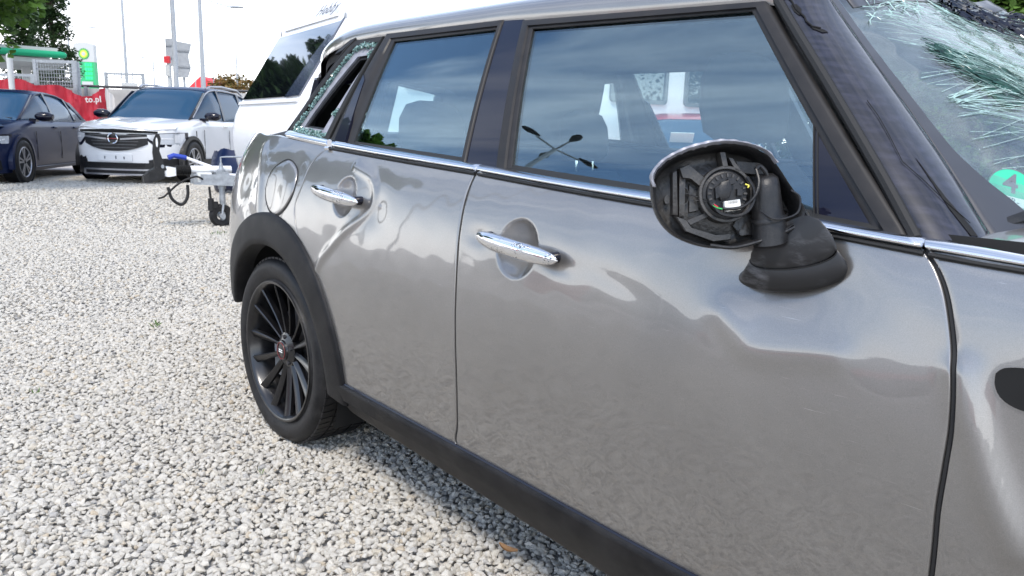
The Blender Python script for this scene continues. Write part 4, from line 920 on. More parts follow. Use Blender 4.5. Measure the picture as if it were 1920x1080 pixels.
# wires
def wire(pts, r, m='black_plastic', name='wire'):
    P = catmull([tuple(q(*p)) for p in pts], 40); return MB().tube([tuple(x) for x in P], r, 8).build(name, m, MIR)
wire([(1416,318,.004),(1418,345,.012),(1408,372,.014),(1388,389,.010),(1362,393,.008),(1345,388,.0),(1338,382,-.010)], .0024)
wire([(1416,318,.004),(1424,312,.002),(1434,322,.002),(1440,335,.0)], .0035)
wire([(1342,384,-.006),(1330,374,-.012),(1312,366,-.018),(1290,358,-.024)], .0010)
wire([(1340,380,-.006),(1325,376,-.014),(1305,372,-.02)], .0008)
wire([(1338,386,.002),(1350,402,.008),(1380,406,.010),(1402,392,.012),(1412,360,.008),(1402,332,-.002)], .0026)
wire([(1424,398,.010),(1440,412,.020),(1462,412,.024),(1486,400,.022),(1492,372,.016),(1480,358,.008)], .0016)
wire([(1336,386,.003),(1342,390,.006),(1352,393,.007)], .0009, 'wire_green'); wire([(1338,384,.004),(1341,387,.006),(1344,389,.007)], .0010, 'wire_red')
wire([(1398,345,-.002),(1404,348,.0),(1402,352,.0)], .0011, 'logo_yellow')
# pivot post
def ell(cu, cv, ru, rd, d, tilt=0., n=28): return [q(cu+ru*math.cos(a), cv+tilt*math.cos(a)+rd*.28*math.sin(a), d+rd*MK*math.sin(a)*.9) for a in np.linspace(0,2*math.pi,n,endpoint=False)]
MB().loft([ell(1448,452,34,34,-.012,-6), ell(1448,430,32,32,-.010,-5), ell(1444,402,30,30,-.008,-4), ell(1442,398,29,29,-.008,-4), ell(1440,370,27,27,-.006,-2), ell(1438,345,25,25,-.004,-2), ell(1438,332,22,22,-.004,-2), ell(1439,326,12,12,-.004,-2)], True, True, True).build('pivot_post', 'black_plastic', MIR, sharp=50)
MB().loft([ell(1446,410,33.5,33.5,-.009,-8), ell(1446,406,34.5,34.5,-.009,-8), ell(1446,402,33.5,33.5,-.009,-8)], True).build('post_ring', 'black_plastic', MIR)
# two-tier base on the door
fm = Vector(SP(*[(1.8097,0.8634)][0],0,)); 
def bell(cu, cv, ru, rd, d, tilt=0., n=44, kk=1.): return [q(cu+ru*.93*math.cos(a), cv+tilt*math.cos(a)+rd*math.sin(a), d-.012+(cu-1490+ru*math.cos(a))*.00057*kk+(cv-548+rd*math.sin(a))*.00013) for a in np.linspace(0,2*math.pi,n,endpoint=False)]
MB().loft([bell(1491,516,84,32,-.012,-4), bell(1491,514,84,32,.002,-4), bell(1491,508,83,31,.008,-4), bell(1490,500,80,29,.014,-5), bell(1488,489,74,27,.019,-6), bell(1486,480,69,24,.020,-7)], True, True, False).build('mirror_base', 'scuffed_black_plastic', MIR, sharp=60)
MB().loft([bell(1486,480,67,23,.018,-8), bell(1486,475,68,23,.022,-9), bell(1483,462,65,21,.027,-12), bell(1479,448,58,17,.032,-16), bell(1474,436,52,14,.034,-20), bell(1468,430,42,10,.034,-22)], True, False, True).build('mirror_foot', 'scuffed_black_plastic', MIR, sharp=60)
MB().loft([bell(1486,481.5,68.5,24.2,.0205,-7), bell(1486,479,68.5,24.0,.0205,-7.5)], True).build('base_joint', 'black_void', MIR)
rim_w = catmull([(1330,462),(1375,466),(1430,452),(1480,432),(1512,412),(1508,400)], 30)
MB().tube([q(p[0],p[1]-2,.004) for p in rim_w], .003, 8).build('housing_lip', 'black_plastic', MIR)

# ================================================================ GROUND AND GRAVEL
def gz(x, y):
    d = math.hypot(x-2.3699, y--1.9418) if not isinstance(x,np.ndarray) else np.hypot(x-2.3699, y--1.9418)
    t = np.clip((d-8.5)/4.5,0,1); return .11*t*t*(3-2*t)
def ground_mat():
    m = mat('gravel_bed', (.30,.29,.28), .9); n, l = m.node_tree.nodes, m.node_tree.links; b = bsdf(m); t = n.new('ShaderNodeTexCoord')
    v = n.new('ShaderNodeTexVoronoi'); v.inputs['Scale'].default_value = 32; l.new(t.outputs['Object'], v.inputs['Vector'])
    c = n.new('ShaderNodeValToRGB'); c.color_ramp.elements[0].color = (.36,.35,.33,1); c.color_ramp.elements[1].color = (.56,.54,.515,1); l.new(v.outputs['Color'], c.inputs[0]) 
    z = n.new('ShaderNodeTexNoise'); z.inputs['Scale'].default_value = .5; z.inputs['Detail'].default_value = 6; l.new(t.outputs['Object'], z.inputs['Vector'])
    r = n.new('ShaderNodeMapRange'); r.inputs[1].default_value = .35; r.inputs[2].default_value = .7; r.inputs[3].default_value = .8; r.inputs[4].default_value = 1.1; l.new(z.outputs['Fac'], r.inputs[0])
    h = n.new('ShaderNodeVectorMath'); h.operation = 'SCALE'; l.new(c.outputs[0], h.inputs[0]); l.new(r.outputs[0], h.inputs['Scale']); l.new(h.outputs[0], b.inputs['Base Color'])
    p = n.new('ShaderNodeBump'); p.inputs['Strength'].default_value = .9; p.inputs['Distance'].default_value = .02; p.invert = True; l.new(v.outputs['Distance'], p.inputs['Height']); l.new(p.outputs[0], b.inputs['Normal'])
ground_mat()
m = MB(); rad = [0,1,2,3,4,5,6,7,8,8.5,9,9.5,10,10.5,11,11.5,12,12.5,13,13.5,15,20,30,60,120,300,700,1200]; nA = 72
m.v.append((2.3699,-1.9418,-.012))
for r in rad[1:]:
    for k in range(nA):
        a = k*2*math.pi/nA; x, y = 2.3699+r*math.cos(a), -1.9418+r*math.sin(a); m.v.append((x,y,float(gz(x,y))-.012))
for k in range(nA): m.f.append((0,1+k,1+(k+1)%nA))
for i in range(len(rad)-2):
    for k in range(nA): m.f.append((1+i*nA+k, 1+(i+1)*nA+k, 1+(i+1)*nA+(k+1)%nA, 1+i*nA+(k+1)%nA))
tag(m.build('ground', 'gravel_bed', None, sharp=80), kind='structure')

def stone_mat():
    m = mat('crushed_stone', (.5,.5,.48), .85, spec=.3); n, l = m.node_tree.nodes, m.node_tree.links; b = bsdf(m)
    oi = n.new('ShaderNodeObjectInfo'); c = n.new('ShaderNodeValToRGB'); e = c.color_ramp.elements
    e[0].color = (.46,.445,.42,1); e[0].position = 0; e[1].color = (.66,.63,.58,1); e[1].position = 1
    for p_, col in ((.06,(.58,.57,.56)),(.3,(.70,.685,.66)),(.55,(.66,.65,.63)),(.75,(.77,.75,.715)),(.86,(.70,.67,.62)),(.93,(.68,.63,.55)),(.965,(.58,.49,.38)),(.98,(.74,.72,.69))):
        x = e.new(p_); x.color = (min(1,col[0]*.72+.17),min(1,col[1]*.70+.155),min(1,col[2]*.66+.125),1)
    l.new(oi.outputs['Random'], c.inputs[0])
    t = n.new('ShaderNodeTexCoord'); z = n.new('ShaderNodeTexNoise'); z.inputs['Scale'].default_value = 7; z.inputs['Detail'].default_value = 9; z.inputs['Roughness'].default_value = .75; l.new(t.outputs['Object'], z.inputs['Vector'])
    r = n.new('ShaderNodeMapRange'); r.inputs[1].default_value = .35; r.inputs[2].default_value = .65; r.inputs[3].default_value = .80; r.inputs[4].default_value = 1.12; l.new(z.outputs['Fac'], r.inputs[0])
    h = n.new('ShaderNodeVectorMath'); h.operation = 'SCALE'; l.new(c.outputs[0], h.inputs[0]); l.new(r.outputs[0], h.inputs['Scale']); l.new(h.outputs[0], b.inputs['Base Color'])
    p = n.new('ShaderNodeBump'); p.inputs['Strength'].default_value = .5; p.inputs['Distance'].default_value = .08; l.new(z.outputs['Fac'], p.inputs['Height']); l.new(p.outputs[0], b.inputs['Normal'])
stone_mat()
def stone_source(k):
    bm = bmesh.new(); r = random.Random(k*31+5)
    for i in range(r.randint(13,20)):
        th = r.uniform(0,2*math.pi); z = r.uniform(-1,1); s = math.sqrt(1-z*z); rr_ = r.uniform(.82,1.05)
        bm.verts.new((s*math.cos(th)*rr_*r.uniform(.95,1.05), s*math.sin(th)*rr_*.80, z*rr_*.56))
    res = bmesh.ops.convex_hull(bm, input=bm.verts); 
    bmesh.ops.delete(bm, geom=[v for v in bm.verts if not v.link_faces], context='VERTS')
    bmesh.ops.dissolve_limit(bm, angle_limit=R_(14), verts=bm.verts, edges=bm.edges)
    bmesh.ops.bevel(bm, geom=list(bm.edges), offset=.07, segments=2, affect='EDGES', profile=.6, clamp_overlap=True)
    bmesh.ops.triangulate(bm, faces=bm.faces)
    for f in bm.faces: f.smooth = True
    me = bpy.data.meshes.new('stone'); bm.to_mesh(me); bm.free(); me.materials.append(MAT['crushed_stone'])
    return bpy.data.objects.new('stone', me)
srcs = [stone_source(k) for k in range(10)]
def gravel():
    cx, cy = 2.3699, -1.9418; P = []
    def fill(x0,x1,y0,y1,sp,keep,zoff,smin,smax):
        X, Y = np.meshgrid(np.arange(x0,x1,sp), np.arange(y0,y1,sp)); X = X.ravel()+rng.uniform(-.5,.5,X.size)*sp; Y = Y.ravel()+rng.uniform(-.5,.5,Y.size)*sp
        k = keep(X,Y); X, Y = X[k], Y[k]; S = rng.uniform(0,1,X.size)**1.8*(smax-smin)+smin
        P.append(np.stack([X,Y,gz(X,Y)+zoff+rng.uniform(-.004,.004,X.size),S],1))
    def wedge(X,Y,d0,d1):
        dx, dy = X-cx, Y-cy; d = np.hypot(dx,dy); a = np.degrees(np.arctan2(dy,dx)) % 360
        return (d >= d0)&(d < d1)&(a > 92)&(a < 184)
    nc = lambda X,Y: ~((X > -.55)&(X < 3.4)&(Y > -.30)&(Y < 1.2))
    fill(-3,4.2,-4.2,1.6,.0170, lambda X,Y: nc(X,Y)&(np.hypot(X-.9,Y+1.1) < 3.1), .002, .009,.017)
    fill(-3,4.2,-4.2,1.6,.026, lambda X,Y: nc(X,Y)&(np.hypot(X-.9,Y+1.1) < 3.1), .004, .011,.0205)
    fill(-9,3,-3,8,.024, lambda X,Y: wedge(X,Y,0,8.5)&(np.hypot(X-.9,Y+1.1) >= 3.1)&(Y < X*-.55+2.2), .002, .010,.020)
    fill(-9,3,-3,8,.042, lambda X,Y: wedge(X,Y,0,8.5)&(np.hypot(X-.9,Y+1.1) >= 3.1)&(Y < X*-.55+2.2), .004, .012,.021)
    fill(-16,2,-3,8,.036, lambda X,Y: wedge(X,Y,8.5,15.5)&(Y < X*-.45+1.5), 0, .014,.028)
    fill(-8,8,-9,-2,.06, lambda X,Y: (np.hypot(X-.9,Y+1.1) >= 3.1)&(np.hypot(X-.9,Y+1.1) < 7)&(~wedge(X,Y,0,20)), 0, .02,.034)
    P = np.vstack(P); n = len(P); print('STONES', n)
    me = bpy.data.meshes.new('gravel'); me.vertices.add(n); me.vertices.foreach_set('co', P[:,:3].ravel()); 
    a = me.attributes.new('ssize','FLOAT','POINT'); a.data.foreach_set('value', P[:,3])
    rot = np.stack([rng.normal(0,.30,n), rng.normal(0,.30,n), rng.uniform(0,6.283,n)],1); a = me.attributes.new('srot','FLOAT_VECTOR','POINT'); a.data.foreach_set('vector', rot.ravel())
    a = me.attributes.new('sidx','INT','POINT'); a.data.foreach_set('value', rng.integers(0,len(srcs),n))
    o = bpy.data.objects.new('gravel', me); COL.objects.link(o)
    ng = bpy.data.node_groups.new('gravel', 'GeometryNodeTree'); ng.interface.new_socket('Geometry', in_out='INPUT', socket_type='NodeSocketGeometry'); ng.interface.new_socket('Geometry', in_out='OUTPUT', socket_type='NodeSocketGeometry')
    N, L = ng.nodes, ng.links; gi = N.new('NodeGroupInput'); go = N.new('NodeGroupOutput'); ins = N.new('GeometryNodeInstanceOnPoints'); g2i = N.new('GeometryNodeGeometryToInstance')
    m2p = N.new('GeometryNodeMeshToPoints'); L.new(gi.outputs[0], m2p.inputs[0]); L.new(m2p.outputs[0], ins.inputs['Points'])
    for s in srcs:
        oi = N.new('GeometryNodeObjectInfo'); oi.inputs[0].default_value = s; L.new(oi.outputs['Geometry'], g2i.inputs[0])
    L.new(g2i.outputs[0], ins.inputs['Instance']); ins.inputs['Pick Instance'].default_value = True
    def na(name, dt): x = N.new('GeometryNodeInputNamedAttribute'); x.data_type = dt; x.inputs[0].default_value = name; return x
    L.new(na('sidx','INT').outputs[0], ins.inputs['Instance Index'])
    e2r = N.new('FunctionNodeEulerToRotation'); L.new(na('srot','FLOAT_VECTOR').outputs[0], e2r.inputs[0]); L.new(e2r.outputs[0], ins.inputs['Rotation']); L.new(na('ssize','FLOAT').outputs[0], ins.inputs['Scale'])
    L.new(ins.outputs[0], go.inputs[0]); md = o.modifiers.new('scatter','NODES'); md.node_group = ng
    tag(o, 'pale grey crushed stone gravel covering the whole yard', 'gravel', kind='stuff')
gravel()

# ================================================================ BACKGROUND
RT = Vector((.6690,.7432,0)); FW = Vector((-.7432,.6690,0)); CP = Vector((2.3699,-1.9418,0))
def Wp(X, d, z=0.): p = CP+RT*X+FW*d; return Vector((p.x,p.y,z))
def head(hx, hy): v = RT*hx+FW*hy; return math.atan2(v.y, v.x)
mat('navy_paint', (.002,.009,.045), .35, .1, .25, .04, spec=.3); bsdf(MAT['navy_paint']).inputs['Coat IOR'].default_value = 1.4
mat('window_dark', (.012,.05,.10), .14, 0, .18, .05, spec=.3); bsdf(MAT['window_dark']).inputs['Coat IOR'].default_value = 1.6
mat('white_gloss', (.80,.80,.80), .25, 0, 1., .03)
mat('grey_gloss', (.10,.105,.11), .3, .3, 1., .03)

# ---- caravan
FRZ = R_(-8)
CV = thing('caravan', 'large white caravan parked behind the silver car, its sloping dark tinted front window facing left', 'caravan', (-5.79,1.63,0), FRZ)
cprof = [(.30,.40),(.12,.42),(.02,.58),(-.03,.90),(.0,1.15),(.10,1.36),(.31,1.70),(.50,2.02),(.76,2.42),(.95,2.58),(1.25,2.66),(2.1,2.70),(5.6,2.70),(6.6,2.62),(6.95,2.3),(7.0,1.2),(6.95,.6),(6.8,.42),(6.6,.40)]
cp = catmull(cprof, 90)
cc_ = np.mean(cp,0)
def cring(x, s):
    o = []
    for y, z in cp:
        r_ = 1-s; o.append((x, y+(cc_[0]-y)*r_*.5, z+(cc_[1]-z)*r_))
    return o
m = MB(); m.loft([cring(-1.16,.93)]+[cring(-1.155,.97), cring(-1.13,.985), cring(-1.08,1.0)]+[cring(x,1.0) for x in np.linspace(-1,1,9)]+[cring(1.08,1.0), cring(1.13,.985), cring(1.155,.97), cring(1.16,.93)], True, True, True)
m.build('caravan_body', 'caravan_white', CV, sharp=50)
def fy(z):   # front face y at height z
    return float(np.interp(z, [.58,.9,1.15,1.36,1.70,2.02,2.42], [.02,-.03,.0,.10,.31,.50,.76]))
def fpatch(name, m_, xs, zlo, zhi, off=.012, nz=10, parent=CV, th=.02):
    V = []; F = []; nx = len(xs)
    for o in (-off, th-off):
        for j in range(nz):
            for i,x in enumerate(xs):
                z = zlo[i]+(zhi[i]-zlo[i])*j/(nz-1); V.append((x, fy(z)+o, z))
    for k in (0,1):
        for j in range(nz-1):
            for i in range(nx-1):
                b = k*nx*nz+j*nx+i; q_ = (b,b+1,b+nx+1,b+nx); F.append(q_ if k == 0 else q_[::-1])
    lp = [i for i in range(nx)]+[j*nx+nx-1 for j in range(1,nz)]+[(nz-1)*nx+i for i in range(nx-2,-1,-1)]+[j*nx for j in range(nz-2,0,-1)]
    for a,b in zip(lp, lp[1:]+lp[:1]): F.append((a,b,nx*nz+b,nx*nz+a))
    return MB().add(V,F).build(name, m_, parent, sharp=40)
mat('caravan_window', (.004,.005,.008), .04, 0, 1., .01, spec=.8)
xs_ = list(np.linspace(-1.03,1.0,14)); fpatch('front_window', 'caravan_window', xs_, [1.37]*14, [2.12-.0*abs(x) for x in xs_], .016)
mat('caravan_side_print', (.03,.04,.075), .15, 0, 1., .03)
xs_ = list(np.linspace(.62,1.05,8)); fpatch('window_side_panel', 'caravan_side_print', xs_, [1.36+.002*i for i in range(8)], [1.40+.76*(i/7)**.55 for i in range(8)], .022)
xs_ = list(np.linspace(-1.08,1.08,10)); fpatch('window_sill', 'caravan_white', xs_, [1.31]*10, [1.345]*10, .03, 3)
fpatch('locker_lid', 'caravan_white', list(np.linspace(-.95,.95,10)), [.66]*10, [1.26]*10, .010, 8)
fpatch('upper_moulding', 'caravan_white', list(np.linspace(-.95,.80,12)), [2.19]*12, [2.45-.10*(i/11-.5)**2 for i in range(12)], .03, 6)
ctx = Matrix.Translation((.50,fy(2.29)-.075,2.29))@Matrix.Rotation(R_(90-33),4,'X')
text_mesh('brand_lettering', 'Hobby', 'ink_grey', ctx, .20, .002, .35, CV, 1.15, offset=-.002)
for x in (-1.02,1.06):
    m = MB(); m.tube([(x,fy(2.16)-.02,2.16),(x,fy(2.16)+.02,2.16)], .035, 16); m.build('marker_light', 'lamp_lens', CV)
# side windows with curtains
for y0,y1 in ((1.15,2.22),(2.75,3.55),(3.95,4.92),(5.24,6.05)):
    for s in (1,):
        m = MB(); 
        R0 = [(y0,1.50),(y1,1.50),(y1,2.12),(y0,2.12)]
        def rr4(a,b,c,d,r,x): return [(x,yy_,zz_) for cx_,cz_,a0 in ((b-r,c+r,-90),(b-r,d-r,0),(a+r,d-r,90),(a+r,c+r,180)) for yy_,zz_ in [(cx_+r*math.cos(R_(a0+k*18)), cz_+r*math.sin(R_(a0+k*18))) for k in range(6)]]
        fr_ = MB().loft([rr4(y0,y1,1.5,2.12,.07,s*1.163), rr4(y0,y1,1.5,2.12,.07,s*1.195), rr4(y0+.05,y1-.05,1.55,2.07,.05,s*1.195), rr4(y0+.05,y1-.05,1.55,2.07,.05,s*1.17)], True).build('side_window', 'grey_gloss', CV, sharp=30)
        MB().loft([rr4(y0+.045,y1-.045,1.545,2.075,.05,s*1.172), rr4(y0+.045,y1-.045,1.545,2.075,.05,s*1.176)], True, True, True).build('window_pane', 'background_glass', fr_, sharp=30)
        m = MB(); n_ = 60; rr = []
        for k in range(n_):
            y = y0+.05+(y1-y0-.1)*k/(n_-1); x = s*(1.166+.0035*math.sin(k*1.3)+.002*math.sin(k*2.9)); rr.append([(x,y,1.55),(x,y,2.07)])
        m.loft(rr, False); m.build('curtain', 'curtain', fr_)
m = MB(); rr = [];
m.box((1.167,3.5,.75),(.01,6.3,.03)); m.build('side_strip', 'grey_gloss', CV, smooth=False)
# running gear
for s in (-1,1):
    m = MB(); m.loft([[(s*(1.10+d),4.1+r_*math.cos(a),.32+r_*math.sin(a)) for a in np.linspace(0,2*math.pi,40,endpoint=False)] for r_,d in ((.20,.0),(.31,.0),(.325,-.03),(.325,-.16),(.3,-.18))], True); W_ = m.build('wheel', 'tyre_rubber', CV)
    m = MB(); m.loft([[(s*(1.10+d),4.1+r_*math.cos(a),.32+r_*math.sin(a)) for a in np.linspace(0,2*math.pi,40,endpoint=False)] for r_,d in ((.21,.0),(.19,-.02),(.05,.0))], True, False, True); m.build('rim', 'alloy', W_)
# drawbar, coupling, jockey wheel
for s in (-1,1):
    a, b = Vector((s*.05,-.72,.50)), Vector((s*.62,.9,.45)); 
    m = MB(); d_ = (b-a); L_ = d_.length; mt = d_.to_track_quat('Y','Z').to_matrix(); m.box(tuple((a+b)/2), (.055,L_,.11), mt); m.build('drawbar_beam', 'galvanised', CV, smooth=False)
cv0 = len(bpy.data.objects); before = set(bpy.data.objects)
m = MB(); m.tube([(0,-1.02,.525),(0,-.42,.525)], .045, 14); m.build('drawbar_tube', 'white_paint', CV)
m = MB(); rings = []
for k in range(19):
    y = -1.22+.012*k; r_ = .062 if k % 2 else .048; rings.append([(r_*math.cos(a),y,.515+r_*math.sin(a)) for a in np.linspace(0,2*math.pi,18,endpoint=False)])
m.loft(rings, True, True, True); m.build('rubber_gaiter', 'seal_rubber', CV)
m = MB(); m.loft([[(x*w_,y,.50+z*h_) for x,z in ((-1,-1),(1,-1),(1,1),(-1,1))] for y,w_,h_ in ((-1.22,.05,.045),(-1.32,.055,.06),(-1.40,.04,.05),(-1.44,.03,.03))], True, True, True); HD = m.build('coupling_body', 'white_paint', CV, smooth=False)
m = MB(); m.loft([[(x*w_,y,zc_+z*h_) for x,z in ((-1,-1),(1,-1),(1,1),(-1,1))] for y,w_,zc_,h_ in ((-1.38,.065,.47,.05),(-1.48,.07,.475,.075),(-1.58,.07,.44,.065),(-1.66,.055,.41,.04))], True, True, True); m.build('coupling_head', 'black_plastic', HD, smooth=False)
m = MB(); hp = [(-1.42,.50),(-1.50,.52),(-1.52,.72),(-1.50,.86),(-1.46,.93),(-1.42,.93),(-1.40,.88),(-1.43,.74),(-1.38,.60),(-1.34,.52)]
m.loft([[(x,y,z) for y,z in hp] for x in (.01,.05)], True, True, True); m.build('coupling_lever', 'black_plastic', HD, smooth=False)
m = MB(); m.loft([[(x,-1.459+.014*math.cos(a),.835+.055*math.sin(a)) for a in np.linspace(0,2*math.pi,16,endpoint=False)] for x in (.004,.056)], True, True, True); m.build('lever_slot', 'white_paint', HD)
for y,z in ((-1.40,.56),(-1.44,.50)):
    m = MB(); m.tube([(.02,y,z),(.065,y,z)], .022, 12); m.build('bolt_head', 'galvanised', HD)
m = MB(); m.tube([(-.03,-1.30,.66),(-.03,-1.22,.685),(-.03,-1.05,.66)], .030, 10); m.build('lever_grip', 'blue_grip', CV)
m = MB(); m.tube([(-.03,-1.06,.662),(-.02,-.70,.555)], .02, 10); m.build('brake_lever', 'white_paint', CV)
for o in set(bpy.data.objects)-before:
    for v in o.data.vertices: v.co.y = (v.co.y+.45)*.70-.45+.10; v.co.z = (v.co.z-.5)*.88+.575
m = MB(); m.tube([(.09,-.45,.06),(.09,-.45,.45)], .032, 14); m.tube([(.09,-.45,.40),(.09,-.45,.60)], .042, 14); JP = m.build('jockey_post', 'galvanised', CV)
m = MB(); m.tube([(.09,-.45,.60),(.09,-.45,.67)], [.03,.012], 12); m.tube([(.09,-.45,.66),(.09,-.45,.73),(.11,-.40,.735),(.18,-.25,.74)], .009, 8); m.build('jockey_crank', 'galvanised', JP)
m = MB(); m.box((.05,-.45,.53),(.20,.13,.09)); m.build('post_clamp', 'galvanised', CV, smooth=False)
m = MB(); m.tube([(.12,-.38,.55),(.17,-.30,.545),(.22,-.22,.47)], .012, 8); m.build('clamp_handle', 'white_paint', CV)
m = MB(); m.loft([[(.09+r_*0+d, -.47+r_*math.cos(a), .115+r_*math.sin(a)) for a in np.linspace(0,2*math.pi,36,endpoint=False)] for r_,d in ((.05,.035),(.10,.042),(.122,.02),(.125,0),(.122,-.02),(.10,-.042),(.05,-.035))], True); JW = m.build('jockey_wheel', 'tyre_rubber', CV)
m = MB(); m.tube([(.02,-.47,.115),(.17,-.47,.115)], .03, 12); m.tube([(.14,-.47,.115),(.125,-.45,.24)], .012, 8); m.build('wheel_fork', 'galvanised', JW)
m = MB(); m.box((.075,-.62,.52),(.05,.14,.10)); m.build('warning_plate', 'white_label', CV, smooth=False)
m = MB(); m.tube([tuple(x) for x in catmull([(.10,-.64,.50),(.13,-.72,.53),(.12,-.88,.46),(.10,-1.02,.33),(.10,-1.08,.31)],20)], .010, 8); m.build('cable', 'seal_rubber', CV)
m = MB(); m.tube([tuple(x) for x in catmull([(.08,-.98,.42),(.10,-.95,.30),(.10,-.86,.24),(.10,-.80,.32),(.08,-.79,.44)],20)], .016, 8); m.build('breakaway_cable', 'seal_rubber', CV)
m = MB(); m.tube([(.10,-.58,.42),(.10,-.57,.28)], .012, 8); m.tube([(.10,-.57,.30),(.10,-.57,.17)], [.03,.036], 10); m.box((.11,-.53,.23),(.05,.05,.07)); m.build('trailer_plug', 'seal_rubber', CV)

# ---- background cars
def bgcar(name, label, root, rz, P, paint, parts=None, group=None, roofm=None, interior=True):
    T = thing(name, label, 'car', root, rz, group)
    L2, W, zs, belt_, roof, p_ = P['L']/2, P['W'], P.get('zs',.20), P['belt'], P['roof'], 2.7
    x1 = L2-.85; xr1 = -L2+.55
    def wx(x):
        if x > x1: return W*max(0,1-((x-x1)/(L2-x1))**p_)**(1/p_)
        if x < xr1: return W*max(0,1-((xr1-x)/(L2+xr1))**p_)**(1/p_)
        return W
    hood = P['hood']; zt = lambda x: float(np.interp(x, [h[0] for h in hood], [h[1] for h in hood]))
    rr = []
    for x in list(L2-np.array([0,.004,.02,.06,.12,.22,.35,.55,.85]))+list(np.linspace(L2-1.1,-L2+.8,16))+list(-L2+np.array([.55,.3,.15,.06,.02,.0])):
        w = max(wx(x),.02); t = zt(x); sh = min(t-.02, belt_-.015); h = [(.84,zs),(.95,zs+.02),(.975,zs+.10),(.995,.45),(1.0,.58),(.985,.72 if t > .85 else t*.8),(.975,sh-.10),(.955,sh-.04),(.90,sh+.0),(.80,sh+(t-sh)*.5),(.5,t),(.25,t+.008),(0,t+.01)]
        rr.append([(x,-w*a,b) for a,b in h]+[(x,w*a,b) for a,b in h[-2::-1]])
    B = MB().loft(rr, True, True, True).build('body_shell', paint, T, sharp=48)
    # glasshouse
    gh = P['gh']; gx = [g[0] for g in gh]; gzz = [g[1] for g in gh]; zr = lambda x: float(np.interp(x, gx[::-1], gzz[::-1])); x0, xe = gx[0], gx[-1]
    gp = catmull([(a,b) for a,b in gh], 70)
    def gring(x, z, k=1., dz=0.):
        z = z+dz; f = max(0.,(z-belt_)/(roof-belt_)); wi = W*(.90-.17*min(f,1)-.05*min(f,1)**2)*k
        mid = (belt_+z)/2; wm = W*(.90-.085*min(f,1))*k
        taper = min(1,.86+.14*min(1,(x0-x)/.9)) if x > x0-.9 else 1; taper2 = 1-.06*max(0,min(1,((xe+1.0)-x)/1.0)); q_ = taper*taper2
        h = [(W*.905*k*q_,belt_-.03),(W*.90*k*q_,belt_+.0),(wm*q_,mid),(wi*q_,z-.03*min(1,f*3)),((wi-.05)*q_,z-.008),(wi*.6*q_,z+.012*f),(0,z+.018*f)]
        return [(x,-a,b) for a,b in h]+[(x,a,b) for a,b in h[-2::-1]]
    G = MB().loft([gring(x,z) for x,z in gp], False).build('window_glass', 'window_dark', T, sharp=60)
    rx0, rx1 = P['roofx']
    RF = [(x,z) for x,z in gp if rx1 <= x <= rx0]
    rr = []
    for x,z in RF:
        g = gring(x,z,1.004,.006); rr.append(g[3:-3])
    MB().loft(rr, False).build('roof_panel', roofm or paint, T, sharp=60)
    # pillars following the side glass
    def side_strip(x0_, z0_, x1_, z1_, wd, m_, name_='pillar'):
        for s in (-1,1):
            V = []
            for k in range(8):
                t = k/7; x = x0_+(x1_-x0_)*t; z = z0_+(z1_-z0_)*t
                f = max(0,(z-belt_)/(roof-belt_)); w = W*(.905-.175*f-.04*f*f)*1.008
                w *= (min(1,.86+.14*min(1,(x0-x)/.9)) if x > x0-.9 else 1)*(1-.06*max(0,min(1,((xe+1.0)-x)/1.0)))
                V += [(x-wd/2,s*(w-.01),z),(x-wd/2,s*(w+.006),z),(x+wd/2,s*(w+.006),z),(x+wd/2,s*(w-.01),z)]
            m = MB(); m.loft([V[i:i+4] for i in range(0,32,4)], True, True, True); m.build(name_, m_, T, sharp=30)
    for (a,b,c,d,wd,mm_) in P['pillars']: side_strip(a,b,c,d,wd,mm_ or paint)
    for s in (-1,1):
        m = MB(); pts_ = []
        for x,z in gp:
            if z > belt_+.03 and rx1-.3 < x < x0-.12:
                f = (z-belt_)/(roof-belt_); w = W*(.905-.175*f-.045*f*f)*1.012; w *= (min(1,.86+.14*min(1,(x0-x)/.9)) if x > x0-.9 else 1)*(1-.06*max(0,min(1,((xe+1.0)-x)/1.0))); pts_.append((x,s*w,z-.035))
        m.tube(pts_, P.get('railr',.016), 6); m.build('window_surround', P.get('rail','gloss_black'), T)
    # wheels, arches
    for wxp in P['axles']:
        for s in (-1,1):
            m = MB(); m.loft([[(wxp+r_*math.cos(a), s*(W+d), .33+r_*math.sin(a)) for a in np.linspace(R_(-12),R_(192),30)] for r_,d in ((.43,-.06),(.43,.006),(.375,.012),(.372,-.02))], False); m.build('wheel_arch', P.get('arch','black_plastic'), T, sharp=50)
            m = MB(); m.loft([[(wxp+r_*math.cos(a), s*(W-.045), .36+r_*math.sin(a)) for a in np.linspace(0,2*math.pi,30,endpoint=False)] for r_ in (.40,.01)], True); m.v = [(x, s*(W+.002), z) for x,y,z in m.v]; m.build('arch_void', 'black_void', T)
            r0 = .335; m = MB(); m.loft([[(wxp+r_*math.cos(a), s*(W+d), .335+r_*math.sin(a)) for a in np.linspace(0,2*math.pi,40,endpoint=False)] for r_,d in ((.225,.008),(.25,.018),(.30,.020),(.325,.008),(.335,-.02),(.335,-.20),(.30,-.22))], True); TY_ = m.build('tyre', 'tyre_rubber', T, sharp=60)
            m = MB(); m.loft([[(wxp+r_*math.cos(a), s*(W+d), .335+r_*math.sin(a)) for a in np.linspace(0,2*math.pi,40,endpoint=False)] for r_,d in ((.232,.008),(.222,.014),(.212,.006),(.20,-.05))], True); RM = m.build('rim', 'alloy', TY_, sharp=50)
            m = MB(); m.loft([[(wxp+r_*math.cos(a), s*(W-.04), .335+r_*math.sin(a)) for a in np.linspace(0,2*math.pi,30,endpoint=False)] for r_ in (.21,.01)], True); m.build('brake_shadow', 'black_void', TY_)
